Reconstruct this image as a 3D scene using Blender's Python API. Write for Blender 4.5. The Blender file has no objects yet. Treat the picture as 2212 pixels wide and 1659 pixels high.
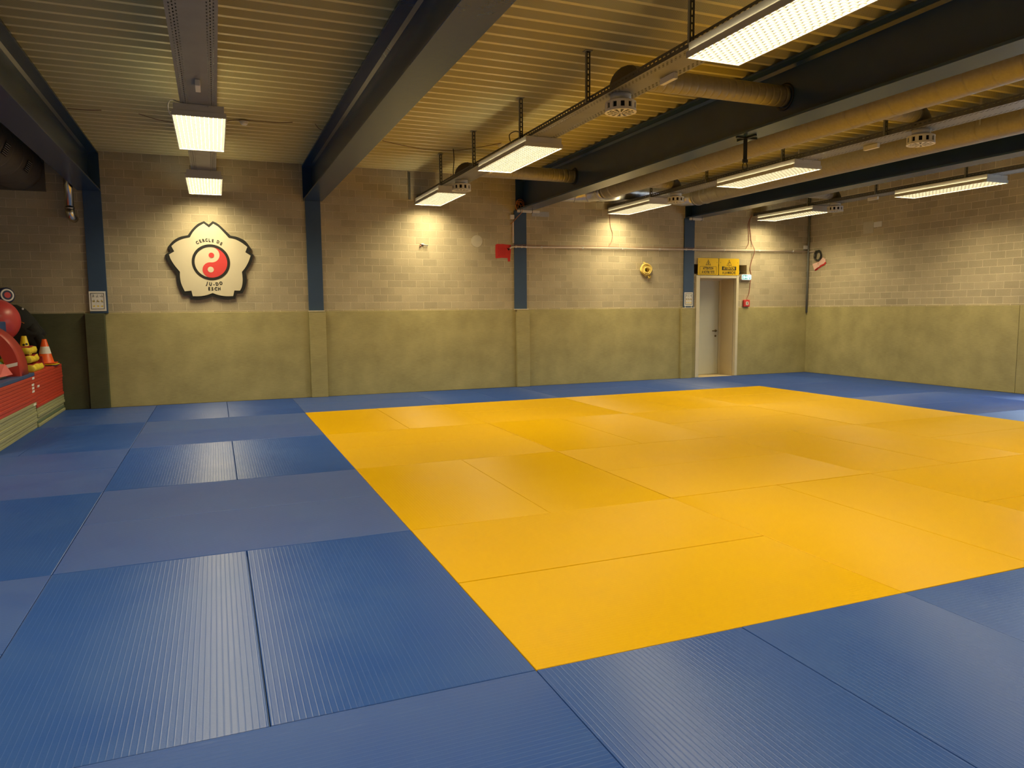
import bpy, bmesh, math, random
from mathutils import Vector, Matrix

random.seed(7)
PI = math.pi
C = bpy.context.scene.collection
sc = bpy.context.scene

# ------------------------------------------------------------------ camera
cam_d = bpy.data.cameras.new('camera')
cam_d.sensor_width = 36.0
cam_d.lens = 36.0 * 1573.967 / 2212.0
cam_d.clip_start = 0.05
cam_d.clip_end = 200
cam = bpy.data.objects.new('camera', cam_d)
C.objects.link(cam)
pitch, yaw, roll = -0.1016412, -0.3846555, 0.0087174
Rz = Matrix.Rotation(yaw, 3, 'Z'); Rx = Matrix.Rotation(pitch, 3, 'X'); Ry = Matrix.Rotation(roll, 3, 'Y')
R = Rz @ Rx @ Ry
right, fwd, up = R.col[0], R.col[1], R.col[2]
M = Matrix((right, up, -fwd)).transposed().to_4x4()
M.translation = Vector((-1.110256, -2.514788, 1.415817))
cam.matrix_world = M
sc.camera = cam
CAMP = M.translation.copy()

def project(p):
    d = Vector(p) - CAMP
    z = d.dot(fwd)
    if z < 0.05:
        return None
    return (1106 + 1573.967 * d.dot(right) / z, 829.5 - 1573.967 * d.dot(up) / z)

# ------------------------------------------------------------------ world, exposure
LAMP_COL = (1.0, 0.84, 0.49)
LAMP_STRENGTH = 44.0
sc.view_settings.view_transform = 'Standard'
sc.view_settings.look = 'None'
sc.view_settings.gamma = 1.0
sc.view_settings.use_curve_mapping = False
sc.view_settings.exposure = 0.0
world = bpy.data.worlds.new('world')
sc.world = world
world.use_nodes = True
bg = world.node_tree.nodes['Background']
bg.inputs[0].default_value = (0.68, 0.84, 1.0, 1)     # daylight outside the glazed doors
bg.inputs[1].default_value = 5.0

# ------------------------------------------------------------------ key sizes (metres)
YW = 9.873          # back wall face
XR = 10.853         # right wall face
XL = -6.2
YF = -6.0
ZC = 3.755          # underside of the ceiling deck
ZP = 1.416          # top of the wall panels
TRACKS = [-1.160, 2.325, 6.035, 9.485]
ZT = 3.30           # tray underside
ZL = 3.19           # lamp underside
BEAMS = [(-2.88, -2.58), (0.29, 0.59), (4.00, 4.30), (7.655, 7.955)]
COLS = [(-2.815, -2.578), (0.320, 0.557), (3.963, 4.200), (7.630, 7.865)]
BZ = 3.195          # beam underside

# ------------------------------------------------------------------ materials
def new_mat(name):
    m = bpy.data.materials.new(name)
    m.use_nodes = True
    nt = m.node_tree
    return m, nt, nt.nodes['Principled BSDF']

def N(nt, t, **kw):
    n = nt.nodes.new(t)
    for k, v in kw.items():
        setattr(n, k, v)
    return n

def math_n(nt, op, a, b=None, clamp=False):
    n = nt.nodes.new('ShaderNodeMath'); n.operation = op; n.use_clamp = clamp
    for i, v in enumerate((a, b)):
        if v is None: continue
        if isinstance(v, (int, float)): n.inputs[i].default_value = v
        else: nt.links.new(v, n.inputs[i])
    return n.outputs[0]

def mix_col(nt, fac, a, b, mode='MIX'):
    n = nt.nodes.new('ShaderNodeMix'); n.data_type = 'RGBA'; n.blend_type = mode
    ins = [n.inputs[0], n.inputs[6], n.inputs[7]]
    for i, v in zip(ins, (fac, a, b)):
        if isinstance(v, (int, float)): i.default_value = v
        elif isinstance(v, tuple): i.default_value = (*v[:3], 1)
        else: nt.links.new(v, i)
    return n.outputs[2]

def ramp(nt, v, lo, hi):
    n = nt.nodes.new('ShaderNodeMapRange'); n.clamp = True
    n.inputs[1].default_value = lo; n.inputs[2].default_value = hi
    nt.links.new(v, n.inputs[0])
    return n.outputs[0]

def simple(name, col, rough=0.5, metal=0.0, var=0.12, scale=12.0, bump=0.0, bscale=60.0, spec=0.5):
    m, nt, p = new_mat(name)
    tc = N(nt, 'ShaderNodeTexCoord')
    nz = N(nt, 'ShaderNodeTexNoise'); nz.inputs['Scale'].default_value = scale; nz.inputs['Detail'].default_value = 4
    nt.links.new(tc.outputs['Object'], nz.inputs['Vector'])
    a = tuple(c * (1 - var) for c in col); b = tuple(min(1, c * (1 + var)) for c in col)
    nt.links.new(mix_col(nt, nz.outputs[0], a, b), p.inputs['Base Color'])
    p.inputs['Roughness'].default_value = rough
    p.inputs['Metallic'].default_value = metal
    p.inputs['Specular IOR Level'].default_value = spec
    if bump:
        n2 = N(nt, 'ShaderNodeTexNoise'); n2.inputs['Scale'].default_value = bscale; n2.inputs['Detail'].default_value = 3
        nt.links.new(tc.outputs['Object'], n2.inputs['Vector'])
        b_ = N(nt, 'ShaderNodeBump'); b_.inputs['Strength'].default_value = bump; b_.inputs['Distance'].default_value = 0.01
        nt.links.new(n2.outputs[0], b_.inputs['Height'])
        nt.links.new(b_.outputs[0], p.inputs['Normal'])
    return m

def brick_mat(name, axis, mortar):
    m, nt, p = new_mat(name)
    tc = N(nt, 'ShaderNodeTexCoord')
    sx = N(nt, 'ShaderNodeSeparateXYZ'); nt.links.new(tc.outputs['Object'], sx.inputs[0])
    u = math_n(nt, 'ADD', sx.outputs[axis], 1.634 if axis == 0 else 0.07)
    v = math_n(nt, 'SUBTRACT', sx.outputs[2], 1.4436)
    cb = N(nt, 'ShaderNodeCombineXYZ'); nt.links.new(u, cb.inputs[0]); nt.links.new(v, cb.inputs[1])
    # slightly uneven joints
    nz = N(nt, 'ShaderNodeTexNoise'); nz.inputs['Scale'].default_value = 9.0
    nt.links.new(tc.outputs['Object'], nz.inputs['Vector'])
    sub = N(nt, 'ShaderNodeVectorMath', operation='SUBTRACT'); nt.links.new(nz.outputs['Color'], sub.inputs[0]); sub.inputs[1].default_value = (.5, .5, .5)
    scl = N(nt, 'ShaderNodeVectorMath', operation='SCALE'); nt.links.new(sub.outputs[0], scl.inputs[0]); scl.inputs['Scale'].default_value = 0.008
    add = N(nt, 'ShaderNodeVectorMath', operation='ADD'); nt.links.new(cb.outputs[0], add.inputs[0]); nt.links.new(scl.outputs[0], add.inputs[1])
    br = N(nt, 'ShaderNodeTexBrick')
    br.offset = 0.5; br.offset_frequency = 2; br.squash = 1.0
    nt.links.new(add.outputs[0], br.inputs['Vector'])
    br.inputs['Scale'].default_value = 1.0
    br.inputs['Brick Width'].default_value = 0.2515
    br.inputs['Row Height'].default_value = 0.1228
    br.inputs['Mortar Size'].default_value = 0.0062
    br.inputs['Mortar Smooth'].default_value = 0.25
    br.inputs['Bias'].default_value = 0.0
    br.inputs['Color1'].default_value = (0.50, 0.425, 0.280, 1)
    br.inputs['Color2'].default_value = (0.41, 0.350, 0.232, 1)
    br.inputs['Mortar'].default_value = (*mortar, 1)
    big = N(nt, 'ShaderNodeTexNoise'); big.inputs['Scale'].default_value = 1.6; big.inputs['Detail'].default_value = 6
    nt.links.new(tc.outputs['Object'], big.inputs['Vector'])
    fine = N(nt, 'ShaderNodeTexNoise'); fine.inputs['Scale'].default_value = 55; fine.inputs['Detail'].default_value = 3
    nt.links.new(tc.outputs['Object'], fine.inputs['Vector'])
    g = math_n(nt, 'ADD', math_n(nt, 'MULTIPLY', ramp(nt, big.outputs[0], .3, .7), 0.25), math_n(nt, 'MULTIPLY', fine.outputs[0], 0.22))
    g = math_n(nt, 'ADD', g, 0.76)
    gc = N(nt, 'ShaderNodeCombineXYZ')
    for i in range(3): nt.links.new(g, gc.inputs[i])
    nt.links.new(mix_col(nt, 1.0, br.outputs['Color'], gc.outputs[0], 'MULTIPLY'), p.inputs['Base Color'])
    p.inputs['Roughness'].default_value = 0.85
    h = math_n(nt, 'ADD', math_n(nt, 'SUBTRACT', 1.0, br.outputs['Fac']), math_n(nt, 'MULTIPLY', fine.outputs[0], 0.09))
    b_ = N(nt, 'ShaderNodeBump'); b_.inputs['Strength'].default_value = 1.0; b_.inputs['Distance'].default_value = 0.022
    nt.links.new(h, b_.inputs['Height']); nt.links.new(b_.outputs[0], p.inputs['Normal'])
    return m

def panel_mat(name, col, axis=0):
    m, nt, p = new_mat(name)
    tc = N(nt, 'ShaderNodeTexCoord')
    mp = N(nt, 'ShaderNodeMapping')
    s = [11.0, 11.0, 120.0]
    mp.inputs['Scale'].default_value = s
    nt.links.new(tc.outputs['Object'], mp.inputs[0])
    st = N(nt, 'ShaderNodeTexNoise'); st.inputs['Scale'].default_value = 1.0; st.inputs['Detail'].default_value = 5
    nt.links.new(mp.outputs[0], st.inputs['Vector'])
    bg_ = N(nt, 'ShaderNodeTexNoise'); bg_.inputs['Scale'].default_value = 2.6; bg_.inputs['Detail'].default_value = 6
    nt.links.new(tc.outputs['Object'], bg_.inputs['Vector'])
    fn = N(nt, 'ShaderNodeTexNoise'); fn.inputs['Scale'].default_value = 160; fn.inputs['Detail'].default_value = 2
    nt.links.new(tc.outputs['Object'], fn.inputs['Vector'])
    f = math_n(nt, 'ADD', math_n(nt, 'MULTIPLY', st.outputs[0], 0.35), math_n(nt, 'MULTIPLY', bg_.outputs[0], 0.65))
    f = math_n(nt, 'ADD', math_n(nt, 'MULTIPLY', f, 0.8), math_n(nt, 'MULTIPLY', fn.outputs[0], 0.2))
    f = ramp(nt, f, 0.36, 0.64)
    a = tuple(c * 0.82 for c in col); b = tuple(c * 1.18 for c in col)
    nt.links.new(mix_col(nt, f, a, b), p.inputs['Base Color'])
    p.inputs['Roughness'].default_value = 0.95
    p.inputs['Specular IOR Level'].default_value = 0.15
    b_ = N(nt, 'ShaderNodeBump'); b_.inputs['Strength'].default_value = 0.18; b_.inputs['Distance'].default_value = 0.003
    nt.links.new(math_n(nt, 'ADD', fn.outputs[0], st.outputs[0]), b_.inputs['Height']); nt.links.new(b_.outputs[0], p.inputs['Normal'])
    return m

def deck_mat(name, perforated):
    m, nt, p = new_mat(name)
    tc = N(nt, 'ShaderNodeTexCoord')
    nz = N(nt, 'ShaderNodeTexNoise'); nz.inputs['Scale'].default_value = 1.3; nz.inputs['Detail'].default_value = 5
    nt.links.new(tc.outputs['Object'], nz.inputs['Vector'])
    base = mix_col(nt, nz.outputs[0], (0.60, 0.545, 0.285), (0.70, 0.64, 0.34))
    if perforated:
        sx = N(nt, 'ShaderNodeSeparateXYZ'); nt.links.new(tc.outputs['Object'], sx.inputs[0])
        a = math_n(nt, 'SINE', math_n(nt, 'MULTIPLY', math_n(nt, 'ADD', sx.outputs[0], math_n(nt, 'MULTIPLY', sx.outputs[2], 0.9)), 2 * PI / 0.0095))
        b = math_n(nt, 'SINE', math_n(nt, 'MULTIPLY', math_n(nt, 'SUBTRACT', sx.outputs[0], math_n(nt, 'MULTIPLY', sx.outputs[2], 0.9)), 2 * PI / 0.0095))
        d = math_n(nt, 'ADD', a, b)
        mask = ramp(nt, d, 0.35, 0.75)
        base = mix_col(nt, math_n(nt, 'MULTIPLY', mask, 0.75), base, (0.03, 0.025, 0.018))
    nt.links.new(base, p.inputs['Base Color'])
    p.inputs['Roughness'].default_value = 0.42
    return m

def mat_mat(name, col, col2, rough, spec):
    """vinyl judo mat, fine embossed ribs along its long side"""
    m, nt, p = new_mat(name)
    tc = N(nt, 'ShaderNodeTexCoord')
    oi = N(nt, 'ShaderNodeObjectInfo')
    # per-mat shift of the noise so that repeats differ
    sh = N(nt, 'ShaderNodeVectorMath', operation='ADD')
    sv = N(nt, 'ShaderNodeCombineXYZ')
    for i, k in enumerate((37.0, 91.0, 13.0)):
        nt.links.new(math_n(nt, 'MULTIPLY', oi.outputs['Random'], k), sv.inputs[i])
    nt.links.new(tc.outputs['Object'], sh.inputs[0]); nt.links.new(sv.outputs[0], sh.inputs[1])
    big = N(nt, 'ShaderNodeTexNoise'); big.inputs['Scale'].default_value = 2.2; big.inputs['Detail'].default_value = 7; big.inputs['Roughness'].default_value = 0.62
    nt.links.new(sh.outputs[0], big.inputs['Vector'])
    mp = N(nt, 'ShaderNodeMapping'); mp.inputs['Scale'].default_value = (3.0, 26.0, 1.0); mp.inputs['Rotation'].default_value = (0, 0, 0.5)
    nt.links.new(sh.outputs[0], mp.inputs[0])
    scuff = N(nt, 'ShaderNodeTexNoise'); scuff.inputs['Scale'].default_value = 1.6; scuff.inputs['Detail'].default_value = 4
    nt.links.new(mp.outputs[0], scuff.inputs['Vector'])
    mp2 = N(nt, 'ShaderNodeMapping'); mp2.inputs['Scale'].default_value = (22.0, 3.0, 1.0); mp2.inputs['Rotation'].default_value = (0, 0, 0.35)
    nt.links.new(sh.outputs[0], mp2.inputs[0])
    scuff2 = N(nt, 'ShaderNodeTexNoise'); scuff2.inputs['Scale'].default_value = 1.4; scuff2.inputs['Detail'].default_value = 3
    nt.links.new(mp2.outputs[0], scuff2.inputs['Vector'])
    sf = math_n(nt, 'ADD', ramp(nt, scuff.outputs[0], 0.68, 0.80), ramp(nt, scuff2.outputs[0], 0.70, 0.82), clamp=True)
    sf = math_n(nt, 'MULTIPLY', sf, 0.34)
    wear = math_n(nt, 'ADD', math_n(nt, 'MULTIPLY', ramp(nt, big.outputs[0], 0.35, 0.7), 0.55), math_n(nt, 'MULTIPLY', oi.outputs['Random'], 0.35))
    base = mix_col(nt, wear, col, col2)
    dusty = tuple(min(1, c * 1.1 + (0.07 if spec > .4 else .02)) for c in col2)
    base = mix_col(nt, sf, base, dusty)
    sx = N(nt, 'ShaderNodeSeparateXYZ'); nt.links.new(tc.outputs['Object'], sx.inputs[0])
    ph = math_n(nt, 'MULTIPLY', sx.outputs[1], 2 * PI / 0.0222)
    cs = math_n(nt, 'COSINE', ph); sn = math_n(nt, 'SINE', ph)
    # straw-like grain across the ribs: highlights spread along the mat's long side
    p.inputs['Anisotropic'].default_value = 0.95
    tg = N(nt, 'ShaderNodeVectorTransform'); tg.vector_type = 'VECTOR'; tg.convert_from = 'OBJECT'; tg.convert_to = 'WORLD'
    tg.inputs[0].default_value = (1, 0, 0)
    nt.links.new(tg.outputs[0], p.inputs['Tangent'])
    tilt_y = math_n(nt, 'MULTIPLY', math_n(nt, 'MULTIPLY', sn, math_n(nt, 'POWER', math_n(nt, 'MAXIMUM', cs, 0.0), 5.0)), 0.38)
    groove = math_n(nt, 'MULTIPLY', ramp(nt, cs, 0.86, 1.0), 0.15)
    base = mix_col(nt, groove, base, dusty)
    nt.links.new(base, p.inputs['Base Color'])
    rg = math_n(nt, 'ADD', math_n(nt, 'MULTIPLY', big.outputs[0], 0.20), rough - 0.10)
    nt.links.new(rg, p.inputs['Roughness'])
    p.inputs['Specular IOR Level'].default_value = spec
    # rib normal written out directly, so it stays right at any distance (top faces only)
    geo = N(nt, 'ShaderNodeNewGeometry')
    nv = N(nt, 'ShaderNodeCombineXYZ'); nt.links.new(tilt_y, nv.inputs[1]); nv.inputs[2].default_value = 0.0
    vt = N(nt, 'ShaderNodeVectorTransform'); vt.vector_type = 'VECTOR'; vt.convert_from = 'OBJECT'; vt.convert_to = 'WORLD'
    nt.links.new(nv.outputs[0], vt.inputs[0])
    ad = N(nt, 'ShaderNodeVectorMath', operation='ADD'); nt.links.new(vt.outputs[0], ad.inputs[0]); nt.links.new(geo.outputs['Normal'], ad.inputs[1])
    nn = N(nt, 'ShaderNodeVectorMath', operation='NORMALIZE'); nt.links.new(ad.outputs[0], nn.inputs[0])
    fine = N(nt, 'ShaderNodeTexNoise'); fine.inputs['Scale'].default_value = 120
    nt.links.new(tc.outputs['Object'], fine.inputs['Vector'])
    b_ = N(nt, 'ShaderNodeBump'); b_.inputs['Strength'].default_value = 0.12; b_.inputs['Distance'].default_value = 0.002
    nt.links.new(fine.outputs[0], b_.inputs['Height']); nt.links.new(nn.outputs[0], b_.inputs['Normal'])
    nt.links.new(b_.outputs[0], p.inputs['Normal'])
    return m

def slot_mat(name, col, rows, pitch, length, half, axis, side_axis, metal=0.75, rough=0.45):
    """sheet steel with real (see-through) slots: rows of side_axis positions, dashes along axis"""
    m, nt, p = new_mat(name)
    tc = N(nt, 'ShaderNodeTexCoord')
    sx = N(nt, 'ShaderNodeSeparateXYZ'); nt.links.new(tc.outputs['Object'], sx.inputs[0])
    tot = None
    for i, r in enumerate(rows):
        d = math_n(nt, 'LESS_THAN', math_n(nt, 'ABSOLUTE', math_n(nt, 'SUBTRACT', sx.outputs[side_axis], r)), half)
        fr = math_n(nt, 'FRACT', math_n(nt, 'ADD', math_n(nt, 'DIVIDE', sx.outputs[axis], pitch), 100.0 + 0.5 * (i % 2)))
        d = math_n(nt, 'MULTIPLY', d, math_n(nt, 'LESS_THAN', fr, length / pitch))
        tot = d if tot is None else math_n(nt, 'MAXIMUM', tot, d)
    nz = N(nt, 'ShaderNodeTexNoise'); nz.inputs['Scale'].default_value = 6; nz.inputs['Detail'].default_value = 4
    nt.links.new(tc.outputs['Object'], nz.inputs['Vector'])
    nt.links.new(mix_col(nt, nz.outputs[0], tuple(c * .82 for c in col), tuple(c * 1.15 for c in col)), p.inputs['Base Color'])
    p.inputs['Metallic'].default_value = metal; p.inputs['Roughness'].default_value = rough
    nt.links.new(math_n(nt, 'SUBTRACT', 1.0, tot), p.inputs['Alpha'])
    return m

def emit_mat(name, col, s):
    m = bpy.data.materials.new(name); m.use_nodes = True
    nt = m.node_tree; nt.nodes.clear()
    o = N(nt, 'ShaderNodeOutputMaterial'); e = N(nt, 'ShaderNodeEmission')
    e.inputs[0].default_value = (*col, 1); e.inputs[1].default_value = s
    nt.links.new(e.outputs[0], o.inputs[0])
    return m

def pane_mat(name):
    m = bpy.data.materials.new(name); m.use_nodes = True
    nt = m.node_tree; nt.nodes.clear()
    o = N(nt, 'ShaderNodeOutputMaterial'); t = N(nt, 'ShaderNodeBsdfTransparent'); g = N(nt, 'ShaderNodeBsdfGlossy')
    g.inputs['Roughness'].default_value = 0.02
    mx = N(nt, 'ShaderNodeMixShader'); mx.inputs[0].default_value = 0.06
    nt.links.new(t.outputs[0], mx.inputs[1]); nt.links.new(g.outputs[0], mx.inputs[2]); nt.links.new(mx.outputs[0], o.inputs[0])
    return m

MT = dict(
    brick_x=brick_mat('sand_lime_blocks_back', 0, (0.62, 0.54, 0.37)), brick_y=brick_mat('sand_lime_blocks_side', 1, (0.70, 0.62, 0.44)),
    panel=panel_mat('olive_needle_felt', (0.42, 0.366, 0.172)), panel_dark=panel_mat('dark_green_felt', (0.095, 0.100, 0.055)),
    deck=deck_mat('cream_deck', False), deck_p=deck_mat('cream_deck_perforated', True),
    blue=mat_mat('blue_mat_vinyl', (0.018, 0.072, 0.350), (0.042, 0.105, 0.365), 0.42, 0.5),
    yellow=mat_mat('yellow_mat_vinyl', (0.655, 0.375, 0.001), (0.675, 0.40, 0.002), 0.46, 0.20),
    floor=simple('screed', (0.10, 0.14, 0.28), 0.7),
    beam=simple('navy_gloss_paint', (0.020, 0.048, 0.110), 0.27, var=.15, scale=3, bump=0.06, bscale=14, spec=0.6),
    column=simple('blue_gloss_paint', (0.045, 0.085, 0.165), 0.38, var=.12, scale=4, bump=0.04, bscale=30),
    white=simple('white_enamel', (0.72, 0.70, 0.66), 0.4, var=.04),
    lampwhite=simple('lamp_enamel', (0.50, 0.485, 0.45), 0.45, var=.04),
    louver=simple('louver_blade', (0.055, 0.054, 0.050), 0.5),
    emit=emit_mat('fluorescent_glow', LAMP_COL, LAMP_STRENGTH),
    tray=slot_mat('galvanised_tray_base', (0.25, 0.25, 0.24), [-.128, -.108, -.088, .088, .108, .128], 0.056, 0.026, 0.0045, 1, 0, metal=0.35, rough=0.5),
    rail=slot_mat('galvanised_tray_rail', (0.15, 0.145, 0.135), [0.034], 0.056, 0.030, 0.0045, 1, 2, rough=0.6),
    hanger=slot_mat('slotted_channel', (0.10, 0.10, 0.10), [0.0], 0.05, 0.034, 0.0055, 2, 0, rough=0.6),
    galv=simple('galvanised_steel', (0.46, 0.45, 0.43), 0.45, 0.8, var=.2, scale=40),
    duct=simple('spiral_duct_steel', (0.33, 0.305, 0.245), 0.50, 0.35, var=.18, scale=30, bump=.08, bscale=90),
    duct_dark=simple('dark_duct_steel', (0.13, 0.115, 0.095), 0.6, 0.3, var=.2),  # darker, rougher version of the spiral duct steel
    foil=simple('foil_tape', (0.60, 0.58, 0.54), 0.34, 0.85, var=.2, scale=20, bump=.25, bscale=18),
    chrome=simple('steel_pipe', (0.62, 0.58, 0.50), 0.22, 1.0, var=.05),
    black=simple('black_paint', (0.012, 0.012, 0.011), 0.5, var=.2),
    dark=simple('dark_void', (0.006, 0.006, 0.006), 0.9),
    cream=simple('cream_board', (0.62, 0.555, 0.40), 0.55, var=.04, scale=4),
    red=simple('red_paint', (0.60, 0.045, 0.045), 0.5, var=.06),
    signyellow=simple('sign_yellow', (0.86, 0.56, 0.01), 0.4, var=.04),
    trim=simple('cream_trim_paint', (0.74, 0.66, 0.47), 0.5, var=.06),
    reveal=simple('reveal_plaster', (0.66, 0.54, 0.33), 0.8, var=.08, scale=3),
    leaf=simple('grey_door_leaf', (0.66, 0.65, 0.53), 0.35, var=.03),
    paper=simple('white_paper', (0.80, 0.78, 0.74), 0.7, var=.03),
    redpaper=simple('red_paper', (0.62, 0.028, 0.022), 0.7, var=.10, scale=9),
    redink=simple('dark_red_ink', (0.36, 0.010, 0.010), 0.7),
    pink=simple('pink_paper', (0.85, 0.55, 0.47), 0.75, var=.08),
    conduit=simple('pvc_conduit', (0.74, 0.62, 0.52), 0.5, var=.05),
    conduitgrey=simple('grey_conduit', (0.20, 0.20, 0.17), 0.55),
    redcable=simple('red_cable', (0.36, 0.15, 0.10), 0.5),
    brown=simple('brown_wire', (0.12, 0.05, 0.025), 0.6),
    orange=simple('orange_cable', (0.55, 0.20, 0.03), 0.5),
    blackcable=simple('black_cable', (0.045, 0.043, 0.036), 0.5),
    rope=simple('yellow_rope', (0.80, 0.60, 0.16), 0.8, var=.2, bump=.4, bscale=70),
    matred=simple('red_mat_cover', (0.56, 0.058, 0.030), 0.42, var=.06, bump=.05, bscale=25),
    matgreen=simple('olive_mat_cover', (0.36, 0.36, 0.19), 0.5, var=.08, bump=.05, bscale=25),
    matdark=simple('dark_green_mat_cover', (0.13, 0.17, 0.10), 0.5, var=.1),
    matblue=simple('blue_mat_cover', (0.035, 0.085, 0.24), 0.42, var=.06),
    foamred=simple('red_foam_cover', (0.46, 0.040, 0.028), 0.40, var=.08, bump=.08, bscale=14),
    ball=simple('red_rubber', (0.60, 0.065, 0.065), 0.32, var=.06),
    yellowcov=simple('yellow_cover', (0.82, 0.62, 0.035), 0.5, var=.08, bump=.3, bscale=18),
    redcov=simple('dark_red_cover', (0.36, 0.022, 0.022), 0.5, var=.08),
    cloth=simple('black_cloth', (0.014, 0.015, 0.014), 0.9, var=.2, bump=.3, bscale=40),
    navy=simple('navy_cover', (0.012, 0.018, 0.075), 0.5),
    coneorange=simple('orange_cone_plastic', (0.85, 0.12, 0.02), 0.4, var=.05),
    coneyellow=simple('yellow_cone_plastic', (0.86, 0.62, 0.02), 0.4, var=.05),
    conepurple=simple('purple_cone_plastic', (0.055, 0.035, 0.12), 0.4, var=.05),
    pinkfoam=simple('pink_foam', (0.80, 0.18, 0.18), 0.5, var=.05),
    greenrub=simple('green_rubber', (0.06, 0.26, 0.12), 0.4),
    greyfoam=simple('grey_underside', (0.30, 0.28, 0.26), 0.7),
    brownfoam=simple('brown_cover', (0.17, 0.11, 0.05), 0.6),
    exitgreen=simple('exit_green', (0.02, 0.36, 0.22), 0.4),
    exitlit=emit_mat('exit_sign_glow', (0.75, 1.0, 0.95), 1.2),
    handle=simple('dark_brass', (0.16, 0.12, 0.06), 0.35, 0.7),
    pane=pane_mat('window_pane'),
    alu=simple('window_frame_paint', (0.5, 0.5, 0.5), 0.4, var=.03),
    patch=simple('filler_patch', (0.56, 0.51, 0.39), 0.85),
    wad=simple('insulation_wad', (0.42, 0.39, 0.33), 0.9, bump=.5, bscale=25),
    shadowfill=simple('plaster_hole', (0.10, 0.10, 0.085), 0.9, var=.3),
)

# ------------------------------------------------------------------ mesh builder
class MB:
    def __init__(self):
        self.bm = bmesh.new()
    def box(self, x0, x1, y0, y1, z0, z1, bevel=0.0, seg=2):
        r = bmesh.ops.create_cube(self.bm, size=1.0)
        vs = r['verts']
        bmesh.ops.scale(self.bm, vec=(x1 - x0, y1 - y0, z1 - z0), verts=vs)
        bmesh.ops.translate(self.bm, vec=((x0 + x1) / 2, (y0 + y1) / 2, (z0 + z1) / 2), verts=vs)
        if bevel:
            es = list({e for v in vs for e in v.link_edges})
            bmesh.ops.bevel(self.bm, geom=es, offset=bevel, segments=seg, profile=0.5, affect='EDGES', clamp_overlap=True)
        return self
    def quad(self, pts):
        self.bm.faces.new([self.bm.verts.new(p) for p in pts]); return self
    def tube(self, pts, r, n=8, cap=True):
        pts = [Vector(p) for p in pts]
        rs = r if isinstance(r, (list, tuple)) else [r] * len(pts)
        rings = []; prev = None
        for i, p in enumerate(pts):
            if i == 0: d = pts[1] - p
            elif i == len(pts) - 1: d = p - pts[-2]
            else: d = (pts[i + 1] - p).normalized() + (p - pts[i - 1]).normalized()
            d = d.normalized() if d.length > 1e-9 else Vector((0, 0, 1))
            if prev is None:
                a = Vector((0, 0, 1)) if abs(d.z) < 0.9 else Vector((1, 0, 0))
                u = d.cross(a).normalized()
            else:
                u = (prev - d * prev.dot(d))
                u = u.normalized() if u.length > 1e-6 else d.orthogonal().normalized()
            prev = u; v = d.cross(u)
            rings.append([self.bm.verts.new(p + (u * math.cos(2 * PI * k / n) + v * math.sin(2 * PI * k / n)) * rs[i]) for k in range(n)])
        for a, b in zip(rings, rings[1:]):
            for k in range(n):
                f = self.bm.faces.new((a[k], a[(k + 1) % n], b[(k + 1) % n], b[k])); f.smooth = True
        if cap:
            self.bm.faces.new(list(reversed(rings[0]))); self.bm.faces.new(rings[-1])
        return self
    def lathe(self, prof, c, n=32, axis='Z', cap=True, smooth=True):
        c = Vector(c); rings = []
        for r, h in prof:
            ring = []
            for k in range(n):
                a = 2 * PI * k / n; ca, sa = r * math.cos(a), r * math.sin(a)
                o = {'Z': (ca, sa, h), 'Y': (ca, h, sa), 'X': (h, ca, sa)}[axis]
                ring.append(self.bm.verts.new(c + Vector(o)))
            rings.append(ring)
        for a, b in zip(rings, rings[1:]):
            for k in range(n):
                f = self.bm.faces.new((a[k], a[(k + 1) % n], b[(k + 1) % n], b[k])); f.smooth = smooth
        if cap:
            self.bm.faces.new(list(reversed(rings[0]))); self.bm.faces.new(rings[-1])
        return self
    def prism(self, pts, d0, d1, plane='XZ'):
        """polygon pts in a plane, extruded along the third axis from d0 to d1"""
        def P(p, d):
            return {'XZ': (p[0], d, p[1]), 'YZ': (d, p[0], p[1]), 'XY': (p[0], p[1], d)}[plane]
        a = [self.bm.verts.new(P(p, d0)) for p in pts]; b = [self.bm.verts.new(P(p, d1)) for p in pts]
        self.bm.faces.new(a); self.bm.faces.new(list(reversed(b)))
        n = len(pts)
        for k in range(n):
            self.bm.faces.new((a[k], b[k], b[(k + 1) % n], a[(k + 1) % n]))
        return self
    def sphere(self, c, r, sx=1, sy=1, sz=1, seg=24):
        v = bmesh.ops.create_uvsphere(self.bm, u_segments=seg, v_segments=seg // 2, radius=r)['verts']
        bmesh.ops.scale(self.bm, vec=(sx, sy, sz), verts=v); bmesh.ops.translate(self.bm, vec=c, verts=v)
        for x in v:
            for f in x.link_faces: f.smooth = True
        return self
    def text(self, s, size, x, z, y, depth=0.0015, sx=1.0, rot=0.0, bold=0.0, flip='Y'):
        cu = bpy.data.curves.new('lettering', 'FONT'); cu.body = s; cu.size = size; cu.align_x = 'CENTER'; cu.align_y = 'CENTER'
        cu.extrude = depth; cu.offset = bold; cu.resolution_u = 3
        o = bpy.data.objects.new('lettering', cu); C.objects.link(o)
        dg = bpy.context.evaluated_depsgraph_get(); dg.update()
        me = bpy.data.meshes.new_from_object(o.evaluated_get(dg))
        bpy.data.objects.remove(o); bpy.data.curves.remove(cu)
        me.transform(Matrix.Translation((x, y, z)) @ Matrix.Rotation(PI / 2, 4, 'X') @ Matrix.Rotation(rot, 4, 'Z') @ Matrix.Diagonal((sx, 1, 1, 1)))
        self.bm.from_mesh(me); bpy.data.meshes.remove(me)
        return self
    def mesh(self, name, off):
        bmesh.ops.recalc_face_normals(self.bm, faces=self.bm.faces[:])
        if off.length: bmesh.ops.translate(self.bm, vec=-off, verts=self.bm.verts[:])
        me = bpy.data.meshes.new(name); self.bm.to_mesh(me); self.bm.free()
        return me

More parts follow.
